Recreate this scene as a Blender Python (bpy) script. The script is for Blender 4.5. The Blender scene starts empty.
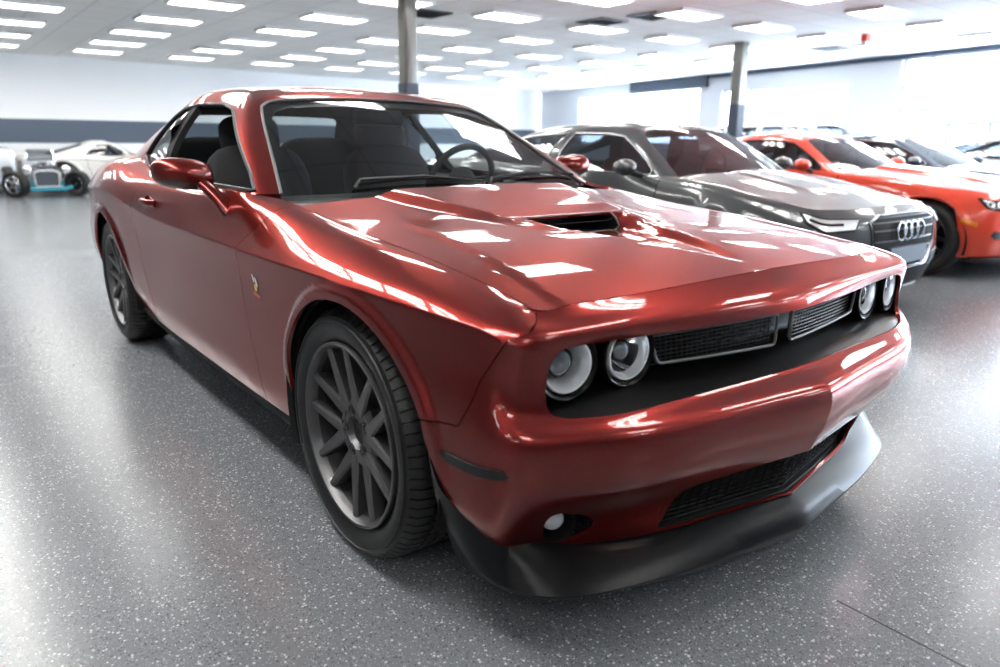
import bpy, math, random
import numpy as np
from mathutils import Vector, Matrix
from mathutils.geometry import delaunay_2d_cdt

random.seed(7)
PI = math.pi
SC = bpy.context.scene
COL = SC.collection

# ------------------------------------------------------------------ materials
def mat(name, base=(0.8, 0.8, 0.8), rough=0.5, metal=0.0, coat=0.0, coat_rough=0.03, spec=0.5,
        emit=None, emit_s=0.0, ior=1.5, trans=0.0):
    m = bpy.data.materials.new(name)
    m.use_nodes = True
    b = m.node_tree.nodes['Principled BSDF']
    b.inputs['Base Color'].default_value = (*base, 1)
    b.inputs['Roughness'].default_value = rough
    b.inputs['Metallic'].default_value = metal
    b.inputs['Coat Weight'].default_value = coat
    b.inputs['Coat Roughness'].default_value = coat_rough
    b.inputs['Specular IOR Level'].default_value = spec
    b.inputs['IOR'].default_value = ior
    b.inputs['Transmission Weight'].default_value = trans
    if emit:
        b.inputs['Emission Color'].default_value = (*emit, 1)
        b.inputs['Emission Strength'].default_value = emit_s
    return m

def glass_mat(name, tint, refl_boost=1.0):
    """sheet glass: tinted clear transmission with a fresnel mirror on top"""
    m = bpy.data.materials.new(name)
    m.use_nodes = True
    nt = m.node_tree
    nt.nodes.clear()
    out = nt.nodes.new('ShaderNodeOutputMaterial')
    mix = nt.nodes.new('ShaderNodeMixShader')
    tr = nt.nodes.new('ShaderNodeBsdfTransparent')
    gl = nt.nodes.new('ShaderNodeBsdfGlossy')
    fr = nt.nodes.new('ShaderNodeFresnel')
    ior = 1.5 * refl_boost
    ge = nt.nodes.new('ShaderNodeNewGeometry')
    mr = nt.nodes.new('ShaderNodeMapRange')          # a thin pane mirrors alike from both faces
    mr.inputs['To Min'].default_value = ior
    mr.inputs['To Max'].default_value = 1 / ior
    nt.links.new(ge.outputs['Backfacing'], mr.inputs['Value'])
    nt.links.new(mr.outputs[0], fr.inputs['IOR'])
    tr.inputs['Color'].default_value = (*tint, 1)
    gl.inputs['Roughness'].default_value = 0.01
    gl.inputs['Color'].default_value = (1, 1, 1, 1)
    nt.links.new(fr.outputs[0], mix.inputs[0])
    nt.links.new(tr.outputs[0], mix.inputs[1])
    nt.links.new(gl.outputs[0], mix.inputs[2])
    nt.links.new(mix.outputs[0], out.inputs[0])
    return m

def paint_mat(name, base, metal=0.0, rough=0.35, coat=1.0, flake=0.0):
    m = mat(name, base, rough, metal, coat, 0.02)
    if metal > .5:
        m.node_tree.nodes['Principled BSDF'].inputs['Specular Tint'].default_value = (1.0, .50, .46, 1)
        m.node_tree.nodes['Principled BSDF'].inputs['Coat IOR'].default_value = 1.5
    if flake > 0:
        nt = m.node_tree
        b = nt.nodes['Principled BSDF']
        tc = nt.nodes.new('ShaderNodeTexCoord')
        vo = nt.nodes.new('ShaderNodeTexVoronoi')
        vo.inputs['Scale'].default_value = 900
        nt.links.new(tc.outputs['Object'], vo.inputs['Vector'])
        mx = nt.nodes.new('ShaderNodeMix')
        mx.data_type = 'RGBA'
        mx.inputs[6].default_value = (*[c * (1 - flake) for c in base], 1)
        mx.inputs[7].default_value = (*[min(1, c * (1 + flake)) for c in base], 1)
        nt.links.new(vo.outputs['Color'], mx.inputs[0])
        nt.links.new(mx.outputs[2], b.inputs['Base Color'])
    return m

# ------------------------------------------------------------------ objects
def link(o, parent=None):
    COL.objects.link(o)
    if parent is not None:
        o.parent = parent
    return o

def mesh_obj(name, V, F, m=None, parent=None, smooth=True, normals=None, sharp=None):
    me = bpy.data.meshes.new(name)
    me.from_pydata([tuple(map(float, v)) for v in V], [], [tuple(f) for f in F])
    if smooth:
        me.polygons.foreach_set('use_smooth', [True] * len(me.polygons))
    if m is not None:
        me.materials.append(m)
    if normals is not None:
        me.normals_split_custom_set([tuple(map(float, n)) for n in normals])
    elif smooth and sharp is not None:
        me.set_sharp_from_angle(angle=math.radians(sharp))
    me.update()
    o = bpy.data.objects.new(name, me)
    return link(o, parent)

def empty(name, loc=(0, 0, 0), rz=0.0, parent=None):
    o = bpy.data.objects.new(name, None)
    o.empty_display_size = 0.2
    o.location = loc
    o.rotation_euler = (0, 0, rz)
    return link(o, parent)

def tag(o, label, cat, group=None, kind=None):
    o['label'] = label
    if cat:
        o['category'] = cat
    if group:
        o['group'] = group
    if kind:
        o['kind'] = kind
    return o

class MB:
    """collects vertices and faces of one mesh"""
    def __init__(self):
        self.V = []
        self.F = []
    def add(self, V, F):
        o = len(self.V)
        self.V += [tuple(v) for v in V]
        self.F += [tuple(i + o for i in f) for f in F]
    def box(self, c, s, R=None):
        hx, hy, hz = s[0] / 2, s[1] / 2, s[2] / 2
        P = [Vector((x * hx, y * hy, z * hz)) for x in (-1, 1) for y in (-1, 1) for z in (-1, 1)]
        if R is not None:
            P = [R @ p for p in P]
        P = [p + Vector(c) for p in P]
        self.add(P, [(0, 1, 3, 2), (4, 6, 7, 5), (0, 4, 5, 1), (2, 3, 7, 6), (0, 2, 6, 4), (1, 5, 7, 3)])
    def prism(self, bot, top):
        """closed solid between two equal rings of points"""
        n = len(bot)
        F = [(i, (i + 1) % n, n + (i + 1) % n, n + i) for i in range(n)]
        F += [tuple(range(n - 1, -1, -1)), tuple(range(n, 2 * n))]
        self.add(list(bot) + list(top), F)
    def rings(self, R, close=True, caps=True):
        """skin through successive rings"""
        n = len(R[0])
        F = []
        for k in range(len(R) - 1):
            for i in range(n if close else n - 1):
                j = (i + 1) % n
                F.append((k * n + i, k * n + j, (k + 1) * n + j, (k + 1) * n + i))
        if caps:
            F.append(tuple(range(n - 1, -1, -1)))
            F.append(tuple((len(R) - 1) * n + i for i in range(n)))
        self.add([p for r in R for p in r], F)
    def tube(self, path, r, n=8, closed=False, flat=1.0):
        P = [Vector(p) for p in path]
        m = len(P)
        rings = []
        prev = None
        for i in range(m):
            a = P[(i - 1) % m] if (closed or i > 0) else P[i]
            b = P[(i + 1) % m] if (closed or i < m - 1) else P[i]
            t = (b - a).normalized()
            if prev is None:
                u = t.cross(Vector((0, 0, 1)))
                if u.length < 0.1:
                    u = t.cross(Vector((1, 0, 0)))
            else:
                u = prev - t * prev.dot(t)
            u.normalize()
            prev = u
            w = t.cross(u)
            rr = r[i] if isinstance(r, (list, tuple)) else r
            rings.append([P[i] + (u * math.cos(2 * PI * k / n) + w * math.sin(2 * PI * k / n) * flat) * rr for k in range(n)])
        if closed:
            rings.append(rings[0])
        self.rings(rings, True, not closed)
    def lathe(self, prof, n=48, axis='y', c=(0, 0, 0), closed=False):
        """prof: (along axis, radius)"""
        R = []
        for k in range(n):
            a = 2 * PI * k / n
            ring = []
            for (h, r) in prof:
                if axis == 'y':
                    ring.append((c[0] + r * math.cos(a), c[1] + h, c[2] + r * math.sin(a)))
                elif axis == 'x':
                    ring.append((c[0] + h, c[1] + r * math.cos(a), c[2] + r * math.sin(a)))
                else:
                    ring.append((c[0] + r * math.cos(a), c[1] + r * math.sin(a), c[2] + h))
            R.append(ring)
        R.append(R[0])
        V = [p for r in R[:-1] for p in r]
        m = len(prof)
        F = []
        for k in range(n):
            k2 = (k + 1) % n
            for i in range(m if closed else m - 1):
                j = (i + 1) % m
                F.append((k * m + i, k * m + j, k2 * m + j, k2 * m + i))
        self.add(V, F)
    def build(self, name, m, parent=None, smooth=True, sharp=35):
        o = mesh_obj(name, self.V, self.F, m, parent, smooth, None, sharp if smooth else None)
        import bmesh
        bm = bmesh.new()
        bm.from_mesh(o.data)
        bmesh.ops.recalc_face_normals(bm, faces=bm.faces)
        bm.to_mesh(o.data)
        bm.free()
        if smooth and sharp is not None:
            o.data.set_sharp_from_angle(angle=math.radians(sharp))
        return o

# ------------------------------------------------------------------ splines
class Nat:
    """natural cubic spline through (t, v) pairs, linear outside"""
    def __init__(self, t, v):
        t = np.array(t, float)
        v = np.array(v, float)
        if v.ndim == 1:
            v = v[:, None]
        o = np.argsort(t)
        t, v = t[o], v[o]
        n = len(t)
        self.t, self.v = t, v
        M = np.zeros_like(v)
        if n > 2:
            h = np.diff(t)
            A = np.zeros((n - 2, n - 2))
            B = np.zeros((n - 2, v.shape[1]))
            for i in range(1, n - 1):
                A[i - 1, i - 1] = 2 * (h[i - 1] + h[i])
                if i > 1:
                    A[i - 1, i - 2] = h[i - 1]
                if i < n - 2:
                    A[i - 1, i] = h[i]
                B[i - 1] = 6 * ((v[i + 1] - v[i]) / h[i] - (v[i] - v[i - 1]) / h[i - 1])
            M[1:-1] = np.linalg.solve(A, B)
        self.M = M
    def __call__(self, x):
        x = np.atleast_1d(np.asarray(x, float))
        t, v, M = self.t, self.v, self.M
        i = np.clip(np.searchsorted(t, x) - 1, 0, len(t) - 2)
        h = t[i + 1] - t[i]
        xc = np.clip(x, t[0], t[-1])
        a = ((t[i + 1] - xc) / h)[:, None]
        b = ((xc - t[i]) / h)[:, None]
        h = h[:, None]
        y = a * v[i] + b * v[i + 1] + ((a ** 3 - a) * M[i] + (b ** 3 - b) * M[i + 1]) * h * h / 6
        # linear extension
        lo, hi = x < t[0], x > t[-1]
        if lo.any():
            hh = t[1] - t[0]
            sl = (v[1] - v[0]) / hh - hh * (2 * M[0] + M[1]) / 6
            y[lo] = v[0] + (x[lo] - t[0])[:, None] * sl
        if hi.any():
            hh = t[-1] - t[-2]
            sl = (v[-1] - v[-2]) / hh + hh * (M[-2] + 2 * M[-1]) / 6
            y[hi] = v[-1] + (x[hi] - t[-1])[:, None] * sl
        return y if y.shape[1] > 1 else y[:, 0]

def batch_spline(K, P, seg_lo, seg_hi, r):
    """P (N,K,3) control rows; natural cubic across rows seg_lo..seg_hi, evaluated at r (N,)"""
    Q = P[:, seg_lo:seg_hi + 1]
    n = Q.shape[1]
    d = np.sqrt(np.linalg.norm(np.diff(Q, axis=1), axis=2)) + 1e-4
    t = np.concatenate([np.zeros((len(Q), 1)), np.cumsum(d, 1)], 1)
    h = np.diff(t, axis=1)
    M = np.zeros_like(Q)
    if n > 2:
        A = np.zeros((len(Q), n - 2, n - 2))
        B = np.zeros((len(Q), n - 2, 3))
        for i in range(1, n - 1):
            A[:, i - 1, i - 1] = 2 * (h[:, i - 1] + h[:, i])
            if i > 1:
                A[:, i - 1, i - 2] = h[:, i - 1]
            if i < n - 2:
                A[:, i - 1, i] = h[:, i]
            B[:, i - 1] = 6 * ((Q[:, i + 1] - Q[:, i]) / h[:, i, None] - (Q[:, i] - Q[:, i - 1]) / h[:, i - 1, None])
        M[:, 1:-1] = np.linalg.solve(A, B)
    k = np.clip(np.floor(r).astype(int) - seg_lo, 0, n - 2)
    f = (r - seg_lo - k)
    I = np.arange(len(Q))
    hh = h[I, k][:, None]
    b = f[:, None]
    a = 1 - b
    return a * Q[I, k] + b * Q[I, k + 1] + ((a ** 3 - a) * M[I, k] + (b ** 3 - b) * M[I, k + 1]) * hh * hh / 6

class Loft:
    """rows that wrap from the front centre (s=0) round the corner (1..2), along the side (2..smax) and round the tail.
    rows: dicts with f=[(y,x,z)], s=[(x,y,z)], b=[(y,x,z)], cf/cb corner fullness, v nose peak"""
    def __init__(self, rows, xB=None, xR=None, sharp=(), warp=None):
        self.rows = []
        self.sharp = list(sharp)
        self.warp = warp
        self.xB, self.xR = xB, xR
        for R in rows:
            f = R['f']
            yA = f[-1][0]
            full = sorted(set([(-y, x, z) for (y, x, z) in f if y > 0] + list(f)))
            nf = Nat([p[0] for p in full], [p[1:] for p in full])
            sd = R['s']
            ns = Nat([p[0] for p in sd], [p[1:] for p in sd])
            xb = max(p[0] for p in sd) if xB is None else xB
            xr = min(p[0] for p in sd) if xR is None else xR
            b = R['b']
            yb = b[0][0]
            fb = sorted(set([(-y, x, z) for (y, x, z) in b if y > 0] + list(b)))
            nb = Nat([p[0] for p in fb], [p[1:] for p in fb])
            self.rows.append(dict(nf=nf, yA=yA, ns=ns, xb=xb, xr=xr, nb=nb, yb=yb, cf=R.get('cf', .45), cb=R.get('cb', .45), v=R.get('v', 0), vw=R.get('vw', .12)))
        self.L = (self.rows[0]['xb'] - self.rows[0]['xr']) if xB is not None else 1.0
        self.s3 = 2 + self.L
        self.smax = self.s3 + 2
    def sx(self, x):
        return 2 + (self.xB - x)
    def row(self, k, s):
        R = self.rows[k]
        P = np.zeros((len(s), 3))
        m = s <= 1
        def front(y):
            q = R['nf'](y)
            if R['v']:
                q[:, 0] += R['v'] * np.maximum(0, 1 - y / R['vw']) ** 2
            return np.stack([q[:, 0], y, q[:, 1]], 1)
        def side(x):
            q = R['ns'](x)
            return np.stack([x, q[:, 0], q[:, 1]], 1)
        def rear(y):
            q = R['nb'](y)
            return np.stack([q[:, 0], y, q[:, 1]], 1)
        def bez(P0, T0, P3, T3, c, u):
            d = np.linalg.norm(P3 - P0)
            A, B = P0 + T0 * d * c, P3 - T3 * d * c
            u = u[:, None]
            return (1 - u) ** 3 * P0 + 3 * u * (1 - u) ** 2 * A + 3 * u * u * (1 - u) * B + u ** 3 * P3
        unit = lambda a: a / np.linalg.norm(a)
        if m.any():
            P[m] = front(R['yA'] * s[m])
        m = (s > 1) & (s <= 2)
        e = 1e-4
        if m.any():
            a = front(np.array([R['yA'] - e, R['yA']]))
            b = side(np.array([R['xb'], R['xb'] - e]))
            P[m] = bez(a[1], unit(a[1] - a[0]), b[0], unit(b[1] - b[0]), R['cf'], s[m] - 1)
        m = (s > 2) & (s <= self.s3)
        if m.any():
            P[m] = side(R['xb'] - (s[m] - 2) / self.L * (R['xb'] - R['xr']))
        m = (s > self.s3) & (s <= self.s3 + 1)
        if m.any():
            a = side(np.array([R['xr'] + e, R['xr']]))
            b = rear(np.array([R['yb'], R['yb'] - e]))
            P[m] = bez(a[1], unit(a[1] - a[0]), b[0], unit(b[1] - b[0]), R['cb'], s[m] - self.s3)
        m = s > self.s3 + 1
        if m.any():
            P[m] = rear(np.maximum(0, R['yb'] * (self.s3 + 2 - s[m])))
        return P
    def __call__(self, s, r, warp=True):
        s = np.asarray(s, float)
        r = np.asarray(r, float)
        sg = np.where(s < 0, -1.0, 1.0)
        sa = np.abs(s)
        P = np.stack([self.row(k, sa) for k in range(len(self.rows))], 1)
        out = np.zeros((len(s), 3))
        cuts = [0] + self.sharp + [len(self.rows) - 1]
        for a, b in zip(cuts[:-1], cuts[1:]):
            m = (r >= a) & (r <= b) if a == 0 else (r > a) & (r <= b)
            if b == cuts[-1]:
                m |= r > b
            if a == 0:
                m |= r < 0
            if m.any():
                out[m] = batch_spline(0, P[m], a, b, r[m])
        if self.warp and warp:
            out = self.warp(out)
        out[:, 1] *= sg
        return out
    def r_at(self, s, z, lo=None, hi=None):
        """row parameter where height z is reached at station s (side)"""
        lo = 0 if lo is None else lo
        hi = len(self.rows) - 1 if hi is None else hi
        rr = np.linspace(lo, hi, 241)
        P = self(np.full(241, s), rr)
        zz = P[:, 2]
        if zz[-1] > zz[0]:
            return float(np.interp(z, zz, rr))
        return float(np.interp(-z, -zz, rr))
    def side_poly(self, pts):
        return [(self.sx(x), self.r_at(self.sx(x), z)) for x, z in pts]

def densify(poly, step, scale, closed=True):
    out = []
    n = len(poly)
    for i in range(n if closed else n - 1):
        a, b = np.array(poly[i], float), np.array(poly[(i + 1) % n], float)
        d = np.linalg.norm((b - a) * scale)
        k = max(1, int(math.ceil(d / step)))
        for j in range(k):
            out.append(tuple(a + (b - a) * j / k))
    if not closed:
        out.append(tuple(map(float, poly[-1])))
    return out

def arc(cx, cz, r, a0, a1, n=40, rz=None):
    return [(cx + r * math.cos(math.radians(a0 + (a1 - a0) * i / n)), cz + (rz or r) * math.sin(math.radians(a0 + (a1 - a0) * i / n))) for i in range(n + 1)]

def round_poly(pts, rad, n=6):
    """round the corners of a 2D polygon; rad may be a list"""
    out = []
    m = len(pts)
    for i in range(m):
        p = np.array(pts[i], float)
        a = np.array(pts[i - 1], float) - p
        b = np.array(pts[(i + 1) % m], float) - p
        r = rad[i] if isinstance(rad, (list, tuple)) else rad
        la, lb = np.linalg.norm(a), np.linalg.norm(b)
        d = min(r, la * .49, lb * .49)
        if d < 1e-6:
            out.append(tuple(p))
            continue
        A, B = p + a / la * d, p + b / lb * d
        for k in range(n + 1):
            t = k / n
            out.append(tuple((1 - t) ** 2 * A + 2 * t * (1 - t) * p + t * t * B))
    return out

def sheet(surf, outer, holes=(), step=0.02, scale=(1.0, 0.1), flip=False, gap=0.0, depth=0.014, grid=None, off=0.0):
    """trimmed sheet: returns verts, faces, loop normals for a polygon (with holes) in the parameter plane of surf"""
    scale = np.array(scale)
    loops = [densify(p, step, scale) for p in [outer] + list(holes)]
    pts = []
    edges = []
    for lp in loops:
        o = len(pts)
        pts += lp
        edges += [(o + i, o + (i + 1) % len(lp)) for i in range(len(lp))]
    B = np.array(pts)
    nb = len(B)
    lo, hi = B.min(0), B.max(0)
    gu = grid[0] if grid else step / scale[0]
    gv = grid[1] if grid else step / scale[1]
    us = np.arange(math.floor(lo[0] / gu), math.ceil(hi[0] / gu) + 1) * gu
    vs = np.arange(math.floor(lo[1] / gv), math.ceil(hi[1] / gv) + 1) * gv
    G = np.stack(np.meshgrid(us, vs, indexing='ij'), -1).reshape(-1, 2)
    # inside test (even odd)
    inside = np.zeros(len(G), bool)
    dist = np.full(len(G), 1e9)
    for a, b in edges:
        p, q = B[a], B[b]
        c = ((p[1] > G[:, 1]) != (q[1] > G[:, 1]))
        with np.errstate(divide='ignore', invalid='ignore'):
            xi = (q[0] - p[0]) * (G[:, 1] - p[1]) / (q[1] - p[1] + 1e-30) + p[0]
        inside ^= c & (G[:, 0] < xi)
        ps, qs, gs = p * scale, q * scale, G * scale
        d = qs - ps
        L = (d ** 2).sum() + 1e-30
        t = np.clip(((gs - ps) @ d) / L, 0, 1)
        dist = np.minimum(dist, np.linalg.norm(gs - ps - t[:, None] * d, axis=1))
    G = G[inside & (dist > step * 0.45)]
    UV = np.concatenate([B, G]) if len(G) else B
    res = delaunay_2d_cdt([Vector(p) for p in UV * scale], edges, [], 0, 1e-7)
    uv = np.array([(v.x, v.y) for v in res[0]]) / scale
    faces = np.array([tuple(f) for f in res[2]])
    cc = uv[faces].mean(1)
    ins = np.zeros(len(cc), bool)
    for a, b in edges:
        p, q = B[a], B[b]
        c = ((p[1] > cc[:, 1]) != (q[1] > cc[:, 1]))
        xi = (q[0] - p[0]) * (cc[:, 1] - p[1]) / (q[1] - p[1] + 1e-30) + p[0]
        ins ^= c & (cc[:, 0] < xi)
    faces = faces[ins]
    # triangle areas: drop slivers
    P = surf(uv[:, 0], uv[:, 1])
    T = np.array(faces)
    # orient
    a = uv[T[:, 1]] - uv[T[:, 0]]
    b = uv[T[:, 2]] - uv[T[:, 0]]
    ar = a[:, 0] * b[:, 1] - a[:, 1] * b[:, 0]
    T = T[np.abs(ar) > 1e-10]
    ar = ar[np.abs(ar) > 1e-10]
    T = np.where((ar < 0)[:, None], T[:, [0, 2, 1]], T)
    if not flip:
        T = T[:, [0, 2, 1]]
    # loop normals, one side inside each triangle
    cen = uv[T].mean(1)
    q = (uv[T] * 0.94 + cen[:, None] * 0.06).reshape(-1, 2)
    tu = np.array([1e-4, 0])
    tv = np.array([0, 1e-3])
    p0 = surf(q[:, 0], q[:, 1])
    pu = surf(q[:, 0] + tu[0], q[:, 1])
    pv = surf(q[:, 0], q[:, 1] + tv[1])
    n = np.cross(pv - p0, pu - p0)
    if flip:
        n = -n
    ln = np.linalg.norm(n, axis=1)
    bad = ln < 1e-12
    n[~bad] /= ln[~bad][:, None]
    fn = np.cross(P[T[:, 1]] - P[T[:, 0]], P[T[:, 2]] - P[T[:, 0]])
    fn /= np.linalg.norm(fn, axis=1)[:, None] + 1e-20
    fr = np.repeat(fn, 3, 0)
    bad |= (n * fr).sum(1) < 0.3
    n[bad] = fr[bad]
    # boundary
    cnt = {}
    for f in T:
        for i in range(3):
            e = (int(f[i]), int(f[(i + 1) % 3]))
            cnt[e] = cnt.get(e, 0) + 1
    bnd = [e for e in cnt if (e[1], e[0]) not in cnt]
    vn = np.zeros_like(P)
    np.add.at(vn, T.reshape(-1), fr)
    vn /= np.linalg.norm(vn, axis=1)[:, None] + 1e-20
    bi = np.zeros_like(P)
    for a_, b_ in bnd:
        t = P[b_] - P[a_]
        w = np.cross(vn[a_], t)
        w /= np.linalg.norm(w) + 1e-20
        bi[a_] += w
        bi[b_] += w
    bl = np.linalg.norm(bi, axis=1)
    on = bl > 1e-9
    bi[on] /= bl[on][:, None]
    mid = np.abs(P[:, 1]) < 1e-4
    if gap:
        mv = on & ~mid
        P[mv] += bi[mv] * gap
    if off:
        P = P + vn * off
    V = [p for p in P]
    F = [tuple(int(i) for i in f) for f in T]
    N = [x for x in n]
    if depth:
        idx = {}
        for e in bnd:
            for i in e:
                if i not in idx:
                    idx[i] = len(V)
                    V.append(P[i] - vn[i] * depth + bi[i] * depth * 0.15)
        for a_, b_ in bnd:
            if mid[a_] and mid[b_]:
                continue
            F.append((b_, a_, idx[a_], idx[b_]))
            fnn = -bi[a_] if np.linalg.norm(bi[a_]) > .5 else vn[a_]
            for i in (b_, a_, a_, b_):
                w = -bi[i] + vn[i] * 0.3
                N.append(w / (np.linalg.norm(w) + 1e-12))
    return V, F, N

def mirror_y(V, F, N):
    V2 = [(v[0], -v[1], v[2]) for v in V]
    F2 = [tuple(reversed(f)) for f in F]
    N2 = []
    k = 0
    for f in F:
        nn = N[k:k + len(f)]
        k += len(f)
        N2 += [(x[0], -x[1], x[2]) for x in reversed(nn)]
    return V2, F2, N2

def panel(name, m, parent, surf, outer, holes=(), side='R', **kw):
    """side L: as built (+y), R: mirrored (-y), B: both halves joined, P: as is"""
    V, F, N = sheet(surf, outer, holes, **kw)
    if side == 'R':
        V, F, N = mirror_y(V, F, N)
    elif side == 'B':
        V2, F2, N2 = mirror_y(V, F, N)
        o = len(V)
        V = list(V) + V2
        F = F + [tuple(i + o for i in f) for f in F2]
        N = list(N) + N2
    return mesh_obj(name, V, F, m, parent, True, N)

def strip_tube(name, m, parent, surf, path, r, side='R', closed=False, scale=(1, .1), step=.03, off=0.0, n=6, flat=1.0):
    pts = densify(path, step, np.array(scale), closed)
    uv = np.array(pts)
    P = surf(uv[:, 0], uv[:, 1])
    if side == 'R':
        P[:, 1] *= -1
    b = MB()
    b.tube([tuple(p) for p in P], r, n, closed, flat)
    return b.build(name, m, parent)
# ------------------------------------------------------------------ shared materials
M = {}
M['red'] = paint_mat('octane_red_paint', (0.20, 0.0155, 0.012), 0.85, 0.32, 1.0, 0.2)
M['black_gloss'] = mat('gloss_black', (0.003, 0.003, 0.0035), 0.28, spec=0.16)
M['black_satin'] = mat('satin_black_plastic', (0.008, 0.008, 0.009), 0.36)
M['black_matt'] = mat('matt_black', (0.008, 0.008, 0.009), 0.75, spec=0.25)
M['rubber'] = mat('tyre_rubber', (0.013, 0.013, 0.0135), 0.45, spec=0.45)
M['rim'] = mat('satin_carbon_alloy', (0.125, 0.122, 0.125), 0.36, 0.75)
M['barrel'] = mat('rim_barrel', (0.035, 0.034, 0.036), 0.45, 0.6)
M['disc'] = mat('brake_disc_steel', (0.25, 0.25, 0.25), 0.35, 1.0)
M['chrome'] = mat('chrome', (0.85, 0.85, 0.86), 0.08, 1.0)
M['brushed'] = mat('bright_trim', (0.55, 0.55, 0.56), 0.25, 1.0)
M['dark_metal'] = mat('dark_trim', (0.045, 0.045, 0.048), 0.35, 0.6)
M['grey_trim'] = mat('grey_seal', (0.16, 0.16, 0.16), 0.45)
M['seat'] = mat('black_seat_cloth', (0.012, 0.012, 0.014), 0.8)
M['dash'] = mat('dashboard_plastic', (0.016, 0.016, 0.018), 0.6)
M['glass_ws'] = glass_mat('windshield_glass', (0.66, 0.71, 0.71), 1.0)
M['glass_dark'] = glass_mat('privacy_glass', (0.10, 0.11, 0.12), 1.0)
M['glass_clear'] = glass_mat('clear_lens', (0.92, 0.94, 0.96), 1.0)
M['amber'] = mat('amber_lens', (0.8, 0.28, 0.02), 0.2, 0, 0.5)
M['tail_red'] = mat('tail_lamp_red', (0.35, 0.005, 0.01), 0.15, 0, 0.8)
M['yellow'] = mat('badge_yellow', (0.85, 0.55, 0.02), 0.4)
M['badge_red'] = mat('badge_red', (0.6, 0.05, 0.03), 0.4)
M['badge_white'] = mat('badge_white', (0.8, 0.8, 0.8), 0.35)
M['lamp_white'] = mat('lamp_reflector', (0.78, 0.79, 0.80), 0.30, 0.55)

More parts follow.
